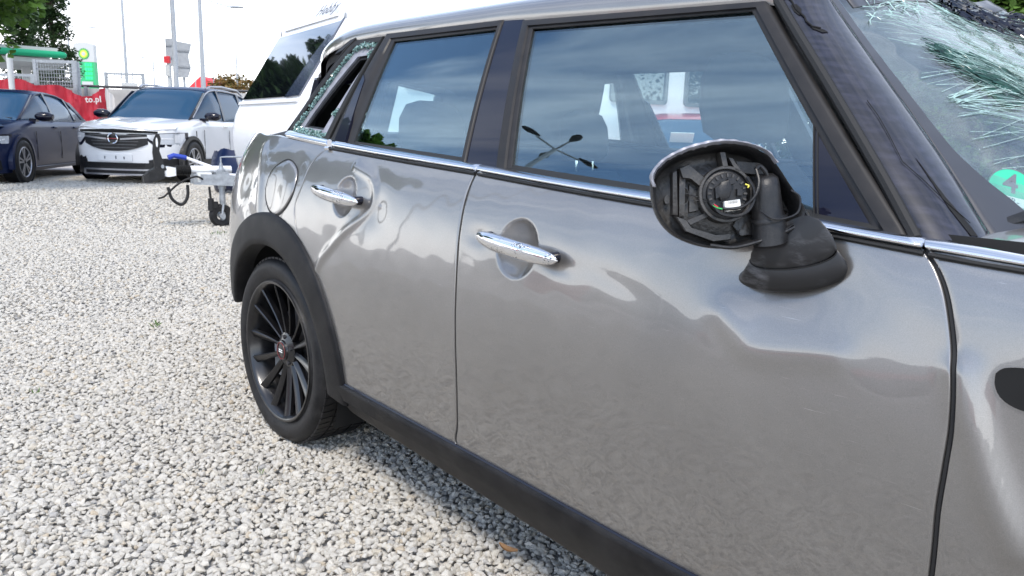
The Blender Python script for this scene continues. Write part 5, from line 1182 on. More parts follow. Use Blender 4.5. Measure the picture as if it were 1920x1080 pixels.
            for k in range(10):
                a = (k//2)*2*math.pi/5+(k%2)*.34-.17+wxp; c_, s_ = math.cos(a), math.sin(a)
                m = MB(); m.loft([[(wxp+c_*r_-s_*w_*q_, s*(W+d), .335+s_*r_+c_*w_*q_) for q_,d in ((-1,-.02),(-.8,.006),(.8,.006),(1,-.02))] for r_,w_ in ((.03,.018),(.12,.013),(.215,.022))], True, True, True); m.build('spoke', 'alloy', TY_, sharp=30)
    # mirrors
    mxp = P['mirror']
    for s in (-1,1):
        m = MB(); m.loft([[(mxp+x, s*(W*.93+y_+.02), belt_+.06+z) for x,z in [(.09*math.cos(a)*k+.0, .075*math.sin(a)*k) for a in np.linspace(0,2*math.pi,16,endpoint=False)]] for y_,k in ((.0,.35),(.04,.8),(.10,1),(.20,.95),(.26,.55))], True, True, True); m.box((mxp-.02,s*(W*.92),belt_+.0),(.12,.10,.05)); m.build('door_mirror', P.get('mirm','gloss_black'), T)
    # door seams and handles
    for sx_ in P['seams']:
        for s in (-1,1):
            m = MB(); m.box((sx_,s*(W*.998),(zs+belt_)/2),(.008,.006,belt_-zs-.34)); m.build('door_gap', 'black_void', T, smooth=False)
    for hx_ in P['handles']:
        for s in (-1,1):
            m = MB(); m.tube([(hx_-.09,s*(W*.985),belt_-.11),(hx_,s*(W*1.01),belt_-.108),(hx_+.09,s*(W*.985),belt_-.106)], .014, 8); m.build('door_handle', paint, T)
    xf = lambda y: x1+(L2-x1)*max(0,1-min(.999,abs(y)/(W*.985))**p_)**(1/p_)
    def fp(name_, m_, ys, lo, hi, th=.012, par=None, zrel=None):
        V = []; F = []; n_ = len(ys)
        for o in (-.03, th):
            for y,l_,h_ in zip(ys,lo,hi):
                for z in (l_,(l_+h_)/2,h_): V.append((xf(y)+o, y, z))
        k_ = 3*n_
        for i in range(n_-1):
            for j in (0,1):
                b = i*3+j; F.append((k_+b,k_+b+3,k_+b+4,k_+b+1)); F.append((b,b+1,b+4,b+3))
            F.append((i*3,i*3+3,k_+i*3+3,k_+i*3)); F.append((i*3+2,k_+i*3+2,k_+i*3+5,i*3+5))
        F.append((0,k_,k_+1,1)); F.append((1,k_+1,k_+2,2)); b = (n_-1)*3; F.append((b,b+1,k_+b+1,k_+b)); F.append((b+1,b+2,k_+b+2,k_+b+1))
        return MB().add(V,F).build(name_, m_, par or T, sharp=50)
    if parts: parts(T, fp, xf, L2, W)
    return T
def seq(a,b,n): return list(np.linspace(a,b,n))
def suv_parts(T, fp, xf, L2, W):
    ys = seq(-.50,.50,17); fp('grille', 'black_plastic', ys, [.505+.20*abs(y)**2.2*2.6 for y in ys], [.775-.015*(abs(y)<.2) for y in ys], .014)
    ys = seq(-.62,.62,19); fp('bonnet_gap', 'black_void', ys, [.785+.01*abs(y) for y in ys], [.845-.04*abs(y) for y in ys], .010)
    for z in (.55,.60,.65,.74):
        ys = seq(-.30-.5*(z-.5),.30+.5*(z-.5),9); fp('grille_bar', 'grey_gloss', ys, [z]*9, [z+.012]*9, .02)
    for s in (-1,1):
        ys = seq(s*.11,s*.50,7); fp('chrome_wing', 'alloy', ys, [.675+.09*(abs(y)-.11) for y in ys], [.70+.09*(abs(y)-.11) for y in ys], .028)
        ys = seq(s*.50,s*.855,12); fp('headlight', 'lamp_lens', ys, [.72-.10*min(1,(abs(y)-.5)/.12)+.0*abs(y) for y in ys], [.765+.10*(abs(y)-.5) for y in ys], .016)
        ys = seq(s*.48,s*.865,12); fp('headlight_surround', 'gloss_black', ys, [.69-.115*min(1,(abs(y)-.48)/.12) for y in ys], [.775+.10*(abs(y)-.5) for y in ys], .008)
        ys = seq(s*.60,s*.82,5); fp('light_strip', 'white_gloss', ys, [.70]*5, [.72]*5, .022); fp('light_strip', 'white_gloss', seq(s*.80,s*.83,3), [.65]*3, [.77]*3, .024)
        ys = seq(s*.50,s*.87,10); fp('fog_recess', 'black_plastic', ys, [.24]*10, [.40-.25*max(0,.62-abs(y)) for y in ys], .012)
    m = MB(); m.tube([(xf(0)+.035,.075*math.cos(a),.695+.075*math.sin(a)) for a in np.linspace(0,2*math.pi,25)], .012, 8); m.box((xf(0)+.035,0,.695),(.012,.19,.014)); m.build('round_emblem', 'chrome', T)
    ys = seq(-.27,.27,7); fp('plate_holder', 'white_gloss', ys, [.345]*7, [.455]*7, .02)
    for y,h in ((-.16,.04),(.02,.05),(.15,.04)): fp('screw_hole', 'ink_grey', seq(y-.01,y+.01,2), [.38]*2, [.38+h]*2, .022)
    ys = seq(-.86,.86,29); fp('lower_bumper', 'black_plastic', ys, [.15]*29, [.325-.0*abs(y) for y in ys], .014)
    for z in (.27,.29,.31): fp('air_slat', 'black_void', seq(-.45,.45,9), [z-.004]*9, [z+.004]*9, .018)
    fp('skid_plate', 'alloy', seq(-.56,.56,13), [.13]*13, [.155]*13, .03); fp('skid_plate', 'alloy', seq(-.52,.52,13), [.205]*13, [.23]*13, .03)
    for s in (-1,1): fp('skid_plate', 'alloy', seq(s*.52,s*.57,2), [.14]*2, [.22]*2, .03)
    # cracked hole in the bumper's right corner
    fp('broken_patch', 'black_void', seq(-.70,-.52,4), [.37,.35,.37,.36], [.40,.42,.39,.41], .012)
    # crumpled bonnet lip, raised at the left
    m = MB(); rr = []
    for y in np.linspace(-.80,.80,20):
        z0 = .868+.045*max(0,(.2-y))**1.2*0+.012*math.sin(y*9); x_ = xf(y)-.03; rr.append([(x_-.0,y,z0-.035),(x_+.02,y,z0-.01),(x_-.02,y,z0+.012),(x_-.45,y,z0+.085),(x_-.9,y*.98,z0+.16)])
    m.loft(rr, False); m.build('bonnet', 'white_gloss', T, sharp=60)
    for s in (-1,1):
        m = MB(); m.tube([(.12,s*.60,1.575),(.0,s*.62,1.62),(-.5,s*.63,1.645),(-1.2,s*.62,1.62),(-1.5,s*.60,1.54)], .02, 8); m.build('roof_rail', 'alloy', T)
        m = MB(); m.box((0,s*(W*.985),.27),(2.0,.05,.20)); m.build('sill_cladding', 'black_plastic', T, smooth=False)
    m = MB(); m.box((L2-.98,W*.972,.66),(.03,.02,.36)); m.build('torn_gap', 'black_void', T, smooth=False)
SUVP = dict(L=4.22, W=.885, zs=.20, belt=1.03, roof=1.605, hood=[(-2.11,.95),(-1.9,1.02),(.72,1.05),(1.0,1.03),(1.5,.97),(1.9,.90),(2.11,.84)],
    gh=[(1.02,1.01),(.70,1.22),(.30,1.48),(.0,1.58),(-.5,1.605),(-1.1,1.585),(-1.6,1.50),(-1.85,1.30),(-2.0,1.02)], roofx=(.22,-1.75),
    pillars=[(.99,1.03,.28,1.50,.09,'gloss_black'),(-.15,1.03,-.22,1.56,.07,'gloss_black'),(-1.05,1.03,-1.15,1.54,.10,'gloss_black')], rail='alloy', railr=.013, axles=(1.29,-1.31), mirror=.72, seams=(.86,-.18,-1.05), handles=(-.02,-.90), arch='black_plastic')
hs = (-.04,-1.0); f0 = Wp((216-960)/1425*12.05, 12.05); hz_ = head(*hs)
SC = f0-Vector((math.cos(hz_),math.sin(hz_),0))*2.11
SUV = bgcar('white_suv', 'white compact SUV with blue black roof, buckled bonnet and cracked bumper, beside the caravan drawbar', (SC.x,SC.y,.115), hz_, SUVP, 'white_gloss', suv_parts, roofm='navy_paint')
def sedan_parts(T, fp, xf, L2, W):
    for s in (-1,1):
        ys = seq(s*.42,s*.86,12); fp('headlight', 'lamp_lens', ys, [.60+.04*(abs(y)-.4) for y in ys], [.70+.06*(abs(y)-.4) for y in ys], .012); ys = seq(s*.40,s*.87,12); fp('headlight_surround', 'gloss_black', ys, [.57]*12, [.73+.05*(abs(y)-.4) for y in ys], .006)
        fp('light_strip', 'white_gloss', seq(s*.55,s*.84,6), [.60,.605,.61,.62,.64,.67], [.615,.62,.625,.64,.66,.69], .02)
        fp('side_intake', 'black_void', seq(s*.50,s*.80,6), [.24]*6, [.38]*6, .008)
        m = MB(); m.tube([(1.1,s*(W*.985),.24),(-1.0,s*(W*.985),.24)], .012, 6); m.build('sill_line', 'navy_paint', T)
    fp('grille', 'black_plastic', seq(-.36,.36,9), [.42]*9, [.70]*9, .012)
    m = MB(); m.tube([(1.05,.62,.985),(.9,.15,1.02),(.85,-.35,1.02)], .010, 6); m.build('wiper', 'seal_rubber', T)
    # buckled front wing edge
    m = MB(); rr = []
    for x in np.linspace(.95,1.95,16): rr.append([(x,.80,.90-.05*(x-.95)+.012*math.sin(x*14)),(x,.70,.945-.06*(x-.95)+.02*math.sin(x*11)),(x,.45,.985-.07*(x-.95))])
    m.loft(rr, False); m.build('buckled_wing', 'navy_paint', T)
SEDP = dict(L=4.69, W=.90, zs=.17, belt=.965, roof=1.44, hood=[(-2.345,.92),(-2.1,1.0),(-1.6,1.02),(.9,.98),(1.2,.96),(1.8,.88),(2.1,.80),(2.345,.70)],
    gh=[(1.12,.95),(.80,1.12),(.42,1.32),(.15,1.415),(-.25,1.44),(-.75,1.415),(-1.2,1.30),(-1.55,1.13),(-1.85,.99)], roofx=(.28,-1.05),
    pillars=[(1.08,.97,.34,1.37,.07,None),(-.06,.97,-.12,1.41,.08,'gloss_black'),(-1.10,.97,-.95,1.35,.06,'gloss_black'),(-1.62,1.0,-1.15,1.30,.16,None)], rail='navy_paint', axles=(1.45,-1.39), mirror=.80, seams=(.92,-.10,-1.0), handles=(.08,-.86), arch='navy_paint', mirm='gloss_black')
hd = (.2,-.98); rz_ = head(*hd); hv = Vector((math.cos(rz_),math.sin(rz_),0)); lv = Vector((-hv.y,hv.x,0))
ctr = Wp((47-960)/1425*11.7, 11.7)-hv*1.45-lv*.90
bgcar('dark_sedan', 'dark navy saloon with a buckled front wing, parked left of the white SUV', (ctr.x,ctr.y,.085), rz_, SEDP, 'navy_paint', sedan_parts)
HATP = dict(L=4.0, W=.86, zs=.18, belt=.93, roof=1.40, hood=[(-2.0,.90),(-1.8,.95),(.8,.98),(1.2,.94),(1.7,.84),(2.0,.70)],
    gh=[(1.0,.94),(.65,1.15),(.25,1.35),(-.1,1.395),(-.6,1.40),(-1.2,1.36),(-1.55,1.22),(-1.85,.95)], roofx=(.2,-1.40),
    pillars=[(.96,.96,.28,1.32,.07,None),(-.1,.96,-.15,1.36,.07,'gloss_black'),(-1.2,.96,-1.35,1.30,.16,None)], rail='gloss_black', axles=(1.22,-1.27), mirror=.7, seams=(.8,-.15,-1.0), handles=(.0,-.85), arch='red_paint', mirm='red_paint')
rp = Wp(2.05+.25, 8.55+2.0); rrz = head(.12,1.0)
bgcar('red_hatchback', 'small red car in front of the caravan, seen through the silver car windows', (rp.x,rp.y,-.02), rrz, HATP, 'red_paint')
q_ = Wp(1.86,8.78); m = MB(); m.box((0,0,0),(.006,.26,.16), Matrix.Rotation(R_(-50),3,'Y')); o = m.build('paper_notice', 'white_label', None, smooth=False); o.location = (q_.x,q_.y,1.09); o.rotation_euler = (0,0,rrz); tag(o, 'white sheet of paper behind the rear window of the red car', 'paper')
# loose bumper between SUV and caravan
m = MB(); rr = []
for k in range(16):
    t = k/15; a = R_(-20+120*t); rr.append([(.42*math.cos(a)*s_, .5*math.sin(a)*s_, z+.02*math.sin(k)) for z,s_ in ((.06,.80),(.10,.95),(.26,1.03),(.42,1.0),(.56,.92),(.66,.80))])
m.loft(rr, False); m.loft([[(p[0]*.93,p[1]*.93,p[2]) for p in r_] for r_ in rr], False)
o = m.build('loose_bumper', 'navy_paint', None, sharp=60); b_ = Wp((452-960)/1425*11.4, 11.4); o.location = (b_.x,b_.y,.05); o.rotation_euler = (.1,.05,head(-1,-.5)); tag(o, 'dark blue detached car bumper standing between the white SUV and the caravan', 'bumper')

# ---- yard boundary
def pt(X, d, z): return tuple(Wp(X,d,z))
def xat(px, d): return (px-960)/1425*d
WD = 18.6
WL = thing('boundary_wall', 'pale grey panelled wall with a dark top rail behind the parked cars', 'wall', pt(xat(150,WD),WD,.12), head(1,0))
base = Wp(xat(150,WD),WD)
for k in range(9):
    x = -4.2+1.5*k; m = MB(); m.box((x+.74,0,.85),(1.46,.06,1.72)); m.build('wall_panel', 'concrete', WL, smooth=False)
    m = MB(); m.box((x-.01,0,.87),(.07,.12,1.76)); m.build('wall_post', 'galvanised', WL, smooth=False)
m = MB(); m.tube([(-4.25,-.02,1.76),(9.3,-.02,1.76)], .035, 6); m.build('top_rail', 'dark_metal', WL)
def mesh_gate(name, label, px0, px1, zt, zb, d, mesh=True, rail=.035):
    X0, X1 = xat(px0,d), xat(px1,d); w = X1-X0; o = Wp((X0+X1)/2,d); T = thing(name, label, 'gate' if 'gate' in name else 'fence', (o.x,o.y,.12), head(1,0))
    for x in (-w/2,w/2):
        m = MB(); m.box((x,0,zt/2),(rail*2.2,rail*2.2,zt)); m.build('frame_post', 'galvanised', T, smooth=False)
    m = MB(); m.box((0,.002,zt-.04),(w-rail*2.3,rail*1.6,rail*1.8)); m.build('frame_rail', 'galvanised', T, smooth=False)
    if mesh:
        m = MB(); n_ = int(w/.06)
        for k in range(1,n_): x = -w/2+w*k/n_; m.box((x,0,(zt+zb)/2),(.008,.008,zt-zb))
        for k in range(int((zt-zb)/.09)): m.box((0,.01,zb+.09*k),(w,.008,.010 if k%3 else .018))
        m.build('wire_mesh', 'galvanised', T, smooth=False)['kind'] = 'stuff'
    return T
mesh_gate('mesh_gate', 'grey steel mesh gate panel above the red banner, in front of the conifers', 82, 153, 2.30, 1.55, 18.1)
mesh_gate('mesh_fence', 'low wire mesh fence at the far left behind the white post', 6, 76, 2.02, 1.2, 18.9)
mesh_gate('mesh_gate', 'pale steel gate frame with a white board, right of the filling station sign', 209, 277, 2.28, 1.6, 21.5, True, .03)
o = Wp(xat(252,21.4),21.4); m = MB(); m.box((0,0,1.98),(.42,.02,.30)); b = m.build('white_board', 'sign_white', None, smooth=False); b.location = (o.x,o.y,.0); b.rotation_euler = (0,0,head(1,0)); tag(b, 'white rectangular board fixed on the pale gate right of the filling station sign', 'board')
o = Wp(xat(158,18.2),18.2); m = MB(); m.box((0,0,1.15),(.09,.09,2.30)); b = m.build('gate_post', 'galvanised', None, smooth=False); b.location = (o.x,o.y,.1); tag(b, 'thick grey steel gate post just left of the filling station sign', 'post')
o = Wp(xat(36,17.2),17.2); m = MB(); m.tube([(0,0,0),(0,0,2.32)], .06, 10); m.tube([(0,0,2.32),(0,0,2.36)], [.06,.03], 10); b = m.build('white_post', 'sign_white', None); b.location = (o.x,o.y,.1); tag(b, 'short white post in front of the red banner, below the filling station roof', 'post')
o = Wp(xat(2,16.0),16.0); m = MB(); m.box((0,0,1.35),(.09,.09,2.7)); b = m.build('grey_post', 'grey_paint', None, smooth=False); b.location = (o.x,o.y,.1); tag(b, 'tall grey post at the very left edge of the photo', 'post')
# banner: sagging cloth
BD = 17.7
def bz(py, d=BD): return 1.0549-(py-(222.6+.0322*120))*d/1425
tpx = [4,20,50,70,80,100,122,140,150,165,178,190,206]; tpy = [158,156,154,160,165,163,163,171,177,182,180,174,165]
bpx = [4,206]; m = MB(); rr = []
for k in range(70):
    px = 4+(206-4)*k/69; X = xat(px,BD); zt = bz(np.interp(px,tpx,tpy)); zb = .95+.12*math.sin(k*.3); ring = []
    for j in range(12):
        t = j/11; z = zt+(zb-zt)*t; w_ = .05*math.sin(k*.45+2*t)+.03*math.sin(k*1.1-3*t)+.02*math.sin(k*.17*12+t*9); ring.append(pt(X, BD+w_, z))
    rr.append(ring)
m.loft(rr, False); m.loft([[tuple(Vector(p)+FW*.004) for p in r_] for r_ in rr], False)
BN = m.build('banner_sheet', 'banner_red', None, sharp=80); tag(BN, 'sagging red banner with white lettering hung along the boundary wall behind the dark saloon', 'banner')
m = MB(); rr = []
for k in range(12):
    px = 206.5+17*k/11; X = xat(px,BD); rr.append([pt(X,BD+.03*math.sin(k),z) for z in (bz(165)-.02*k, bz(165)-.35, bz(205))])
rr2 = rr; m.loft(rr, False); m.loft([[tuple(Vector(p)+FW*.004) for p in r_] for r_ in rr], False); m.build('white_end', 'banner_white', BN, sharp=80)
ex = RT.normalized(); 
Mt = Matrix(((RT.x,0,-FW.x,0),(RT.y,0,-FW.y,0),(0,1,0,0),(0,0,0,1))); Mt = Mt@Matrix.Rotation(R_(3),4,'Z'); p_ = Wp(xat(183,BD-.12), BD-.12, bz(187)); Mt.translation = p_
text_mesh('banner_text', 'to.pl', 'banner_white', Mt, .19, .003, 0, BN, 1.05, offset=.004)
# ---- filling station totem and canopy
TD_ = 50.; o = Wp(xat(175,TD_),TD_); TT = thing('filling_station_sign', 'tall white and green filling station price sign with a yellow green flower emblem', 'sign', (o.x,o.y,0), head(1,.0))
m = MB(); m.box((0,0,3.0),(1.26,.35,3.5)); m.build('price_panel', 'sign_green', TT, smooth=False)
m = MB(); arc_ = [(-.63,4.76)]+[(.63*math.sin(a), 5.78+.16*math.cos(a)) for a in np.linspace(-math.pi/2,math.pi/2,12)]+[(.63,4.76)]; m.loft([[(x,y,z) for x,z in arc_] for y in (-.18,.18)], True, True, True); m.build('header_panel', 'sign_white', TT, smooth=False)
m = MB(); m.box((.12,-.03,3.42),(.70,.4,.26)); m.build('plinth', 'sign_white', TT, smooth=False)
for k,(r_,mm_) in enumerate(((.36,'logo_green'),(.29,'logo_lime'),(.21,'logo_yellow'),(.12,'sign_white'))):
    nn = 36; m = MB(); P_ = [(r_*(1 if i%2 else .86)*math.cos(2*math.pi*i/nn), 5.24+r_*(1 if i%2 else .86)*math.sin(2*math.pi*i/nn)) for i in range(nn)]; m.loft([[(x,-.18,z) for x,z in P_],[(x,-.20-.012*k,z) for x,z in P_]], True, True, True); m.build('flower_emblem', mm_, TT, smooth=False)
for k,(a_,b_) in enumerate((('95','6.59'),('ON','6.89'),('98','7.09'),('LPG','2.99'))):
    z = 4.58-.27*k
    for t_, x_, s_, mm_ in ((None,.28,.36,'led_green'),):
        m = MB(); [m.box((x_-.20+.155*i,-.19,z),(.12,.03,.27)) for i in range(3)]
        for i in range(3):
            mm2 = MB(); mm2.box((x_-.20+.155*i,-.19,z),(.125,.03,.20)); mm2.build('price_digit', 'led_green', TT, smooth=False)
    for j in range(2):
        m = MB(); m.box((-.38,-.18,z+.07-.12*j),(.34-.1*j,.02,.035)); m.build('fuel_name', 'sign_white', TT, smooth=False)
CD = 30.; o = Wp(xat(38,CD),CD); KN = thing('station_canopy', 'green and white filling station canopy roof on the left behind the tree leaves', 'canopy', (o.x+.62,o.y+.7,0), head(1,.70))
zc = lambda py: 1.0549+(224-py)*CD/1425
m = MB(); m.box((-2.2,2.2,zc(120)),(6.2,6,.16)); m.build('soffit', 'sign_white', KN, smooth=False)
m = MB(); m.loft([[(x,-.95+.14*math.cos(a)*k_,zc(109)+.125*math.sin(a)*k_) for a in np.linspace(0,2*math.pi,16,endpoint=False)] for x,k_ in ((-5.2,1),(.80,1),(.93,.8),(.98,.4))], True, True, True); m.build('green_fascia', 'canopy_green', KN)
m = MB(); m.box((-2.3,-.8,zc(101)),(6.0,.2,.15)); m.build('white_fascia', 'sign_white', KN, smooth=False)
m = MB(); m.box((-2.3,2.2,zc(103)),(5.9,5.8,.15)); m.build('canopy_top', 'sign_white', KN, smooth=False)
for x in (-4,.8):
    m = MB(); m.box((x-1,2.5,1.6),(.3,.3,3.2)); m.build('column', 'sign_white', KN, smooth=False)

# ---- masts, lamps, road signs
def lamp(px, d, ptop, arms, label, r0=.10, m_='pale_mast', px_top=None, group=None, head_len=.7):
    o = Wp(xat(px,d),d); T = thing('street_lamp', label, 'lamp post', (o.x,o.y,0), head(1,0), group); h = 1.0549+(222.6+.0322*px-ptop)*d/1425
    m = MB(); m.tube([(0,0,0),(0,0,1.2),(0,0,h)], [r0*1.25,r0,r0*.62], 12); m.build('pole', m_, T)
    for (dx, z, dz) in arms:
        dxm = dx*d/1425; za = 1.0549+(222.6+.0322*px-z)*d/1425; zb = za+dz
        m = MB(); m.tube([(0,0,za),(dxm*.5,0,za+(zb-za)*.6),(dxm,0,zb)], .035, 6); m.build('arm', m_, T)
        s_ = 1 if dx > 0 else -1; m = MB(); m.loft([[(dxm+s_*x*head_len, .14*k*math.cos(a), zb+.07*k*math.sin(a)+.01) for a in np.linspace(0,2*math.pi,10,endpoint=False)] for x,k in ((-.1,.4),(.05,.8),(.5,1),(.9,.7),(1.,.3))], True, True, True); m.build('lamp_head', 'grey_paint', T)
lamp(247, 52, -20, [(50,8,-.1)], 'pale lamp post with one lantern reaching right, rising left of the white SUV', .12)
lamp(146, 66, 50, [(40,60,-.1)], 'lamp post behind the conifers with only its lantern showing over the station sign', .10)
lamp(386, 42, -30, [(55,10,-.5)], 'thick white mast rising behind the white SUV roof, nearest the caravan', .14, 'pale_mast')
o = Wp(xat(337,24.),24.); T = thing('steel_pole', 'thick grey steel pole standing between two road signs seen from behind', 'pole', (o.x,o.y,0)); m = MB(); m.tube([(0,0,0),(0,0,6)], [.088,.062], 14); m.build('pole', 'grey_paint', T)
FARL = ['tiny pale lamp post far away, leftmost above the pale gate','tiny pale lamp post far away, second above the pale gate','tall thin distant lamp post midway between the pale gate and the red signal','short distant lamp post just left of the red signal box','distant lamp post beside the small red roofed house','distant lamp post between the red roofed house and the autumn tree','distant lamp post over the autumn tree beside the caravan','low distant lamp post just right of the pale gate','distant lamp post between the pointed road sign and the white mast']
for i,(px,d,pt_,dx) in enumerate(((238,95,124,-14),(258,120,131,8),(297,80,115,-10),(307,110,128,12),(405,100,126,9),(414,118,128,-8),(448,75,104,14),(283,130,133,9),(372,125,128,10))):
    lamp(px,d,pt_,[(dx,pt_+1,0)], FARL[i], .10, 'pale_mast', None, 'lamp posts far away along the road', 1.0)
SD = 25.5
def sign_back(px0, px1, py0, py1, label, poly=None, d=SD):
    cx_ = (px0+px1)/2; o = Wp(xat(cx_,d),d); T = thing('road_sign', label, 'road sign', (o.x,o.y,0), head(1,.0)); z = lambda p: 1.0549+(222.6+.0322*cx_-p)*d/1425; hw = (px1-px0)/2*d/1425
    P_ = poly(hw,z) if poly else [(-hw,z(py1)),(hw,z(py1)),(hw,z(py0)),(-hw,z(py0))]
    m = MB(); m.loft([[(x,y,z_) for x,z_ in P_] for y in (-.02,.02)], True, True, True); m.build('sign_plate', 'grey_paint', T, smooth=False)
    m = MB(); m.tube([(-.3*hw,.07,0),(-.3*hw,.07,z(py0)-.05)], .045, 8); m.build('sign_post', 'grey_paint', T)
    for f in (.3,.75):
        m = MB(); m.box((0,-.035,z(py1)+(z(py0)-z(py1))*f),(hw*1.8,.025,.05)); m.build('stiffener', 'galvanised', T, smooth=False)
sign_back(321,333,82,130,'narrow grey back of a road sign left of the thick grey pole')
sign_back(341,367,88,150,'tall grey road sign back with a pointed corner, right of the thick pole', lambda hw,z: [(-hw*.9,z(150)),(hw*.35,z(150)),(hw*.8,z(135)),(hw*.55,z(112)),(hw,z(93)),(hw*1.0,z(91)),(-hw,z(87))])
o = Wp(xat(324,25.),25.); T = thing('traffic_light', 'red faced signal box on a white post left of the thick grey pole', 'traffic light', (o.x,o.y,0), head(1,0)); zz = lambda p: 1.0549+(233-p)*25/1425
m = MB(); m.tube([(0,0,0),(0,0,zz(112))], .05, 8); m.build('post', 'sign_white', T)
m = MB(); m.box((0,-.06,zz(119)),(.17,.10,.21)); m.build('signal_box', 'traffic_red', T, smooth=False); m = MB(); m.box((.0,-.04,zz(138)),(.14,.10,.34)); m.build('control_box', 'sign_white', T, smooth=False)

# ---- far buildings
o = Wp(xat(398,140),140); T = thing('far_house', 'small pale red roofed house on the skyline left of the autumn trees', 'house', (o.x,o.y,0), head(1,0)); m = MB(); m.box((0,0,3.3),(6,6,6.6)); m.build('wall', 'banner_white', T, smooth=False); m = MB(); m.loft([[(-3.4,-3.4,6.6),(3.4,-3.4,6.6),(3.4,3.4,6.6),(-3.4,3.4,6.6)],[(-.3,-3.4,9.4),(.3,-3.4,9.4),(.3,3.4,9.4),(-.3,3.4,9.4)]], True, True, True); m.build('roof', 'traffic_red', T, smooth=False)
for k in range(2):
    m = MB(); m.box((-1.5+3*k,-3.02,4.6),(1,.05,1.3)); m.build('window', 'window_dark', T, smooth=False)

# ---- trees
def leaves(m, n, fn, size, droop=.4, aspect=.45):
    for _ in range(n):
        c_, out = fn(); c_ = Vector(c_); a = random.uniform(0,2*math.pi); d_ = Vector((math.cos(a),math.sin(a),random.uniform(-droop-.4,.3))).normalized(); d_ = (d_+Vector(out)*.6).normalized()
        s = size*random.uniform(.6,1.25); w = d_.cross(Vector((random.gauss(0,.5),random.gauss(0,.5),1))).normalized()*s*aspect; n_ = w.cross(d_).normalized()*s*.12
        m.add([c_, c_+d_*s*.5+w-n_, c_+d_*s, c_+d_*s*.5-w-n_], [(0,1,2),(0,2,3)])
def tree(name, label, base, h, crown_z, rx, rz, n, size, leafmat, trunk_r=.15, clumps=26, group=None, cone=False, fill=1.0, seedk=0, category='tree', limbs=7):
    random.seed(1000+seedk); T = thing(name, label, category, base, 0, group)
    m = MB(); m.tube([(0,0,-.1),(.03,.02,h*.3),(-.04,.03,h*.6),(.02,0,h*.9)], [trunk_r,trunk_r*.75,trunk_r*.45,trunk_r*.12], 8)
    cl = []
    for k in range(clumps):
        if cone:
            t = random.random()**1.1; r = rx*(1-t)**.75*random.uniform(.35,1.0); a = random.uniform(0,2*math.pi); cl.append((Vector((r*math.cos(a),r*math.sin(a),h*.04+t*h*.96)), rx*.26*(1.15-t)))
        else:
            a = random.uniform(0,2*math.pi); u_ = random.uniform(-1,1); r = random.uniform(.35,1)**.6; s = math.sqrt(1-u_*u_); cl.append((Vector((rx*r*s*math.cos(a),rx*r*s*math.sin(a),crown_z+rz*r*u_)), min(rx,rz)*random.uniform(.22,.38)))
    for k in range(limbs):
        c_ = cl[k][0]; z0 = min(c_.z*.7, h*.75); m.tube([(0,0,z0), tuple(Vector((0,0,z0)).lerp(c_,.5)+Vector((0,0,.1*rz))), tuple(c_)], [trunk_r*.35,trunk_r*.2,trunk_r*.06], 5)
    m.build('trunk', 'bark', T)
    m = MB()
    def fn():
        c_, r = random.choice(cl); v = Vector((random.gauss(0,1),random.gauss(0,1),random.gauss(0,.8))).normalized()*r*random.uniform(.3,1)**.5; return c_+v, v.normalized()
    leaves(m, n, fn, size, .5 if not cone else .1); o = m.build('crown', leafmat, T, smooth=False); return T
o = Wp(xat(117,36),36); tree('conifer', 'tall dark conifer just left of the filling station sign', (o.x,o.y,0), 12.0, 0, 1.18, 1, 34000, .12, 'leaf_dark', .14, 420, None, True, seedk=1)
o = Wp(xat(66,40),40); tree('conifer', 'dark conifer behind the nearest leaves, left of the tallest conifer', (o.x,o.y,0), 12.0, 0, 1.25, 1, 22000, .15, 'leaf_dark', .14, 240, None, True, seedk=2)
o = Wp(xat(-30,10.0),10.0); tree('broadleaf_tree', 'bright green leafy tree whose branches hang into the top left corner', (o.x,o.y,0), 4.7, 2.85, .80, 1.15, 4600, .12, 'leaf_green', .07, 80, None, False, seedk=3)
o = Wp(xat(440,75),75); tree('autumn_tree', 'bushy green tree turning orange on the skyline beside the caravan front', (o.x,o.y,0), 6.0, 3.8, 2.6, 2.0, 6000, .28, 'leaf_autumn', .2, 40, None, False, seedk=4)
for i,(px,d,h,r,lab) in enumerate(((225,85,4.3,2.6,'low green tree showing through the pale gate, right of the filling station sign'),(268,95,3.8,2.2,'low round green tree on the skyline behind the pale gate'),(205,80,4.0,1.6,'small green tree touching the right side of the filling station sign'))):
    o = Wp(xat(px,d),d); tree('distant_tree', lab, (o.x,o.y,0), h, h*.55, r, h*.42, 2500, .30, 'leaf_far', .15, 26, None, False, seedk=10+i)
o = Wp(8.6,11.5); tree('hedge_tree', 'dense dark green tree in the top right corner beyond the smashed windscreen', (o.x,o.y,0), 6.5, 3.4, 2.9, 3.0, 60000, .10, 'leaf_green', .2, 110, None, False, seedk=5)
o = Wp(12.5,12.5); tree('hedge_tree', 'dark green tree filling the space beyond the windscreen, farther right', (o.x,o.y,0), 6.5, 3.2, 3.2, 3.0, 42000, .12, 'leaf_dark', .2, 90, None, False, seedk=6)
o = Wp(7.4,16); tree('hedge_tree', 'broad dark green tree added behind the others to darken the windscreen view', (o.x,o.y,0), 7.5, 3.4, 4.2, 3.4, 42000, .20, 'leaf_dark', .2, 120, None, False, seedk=8)  # added backdrop that blocks the bright sky behind the windscreen
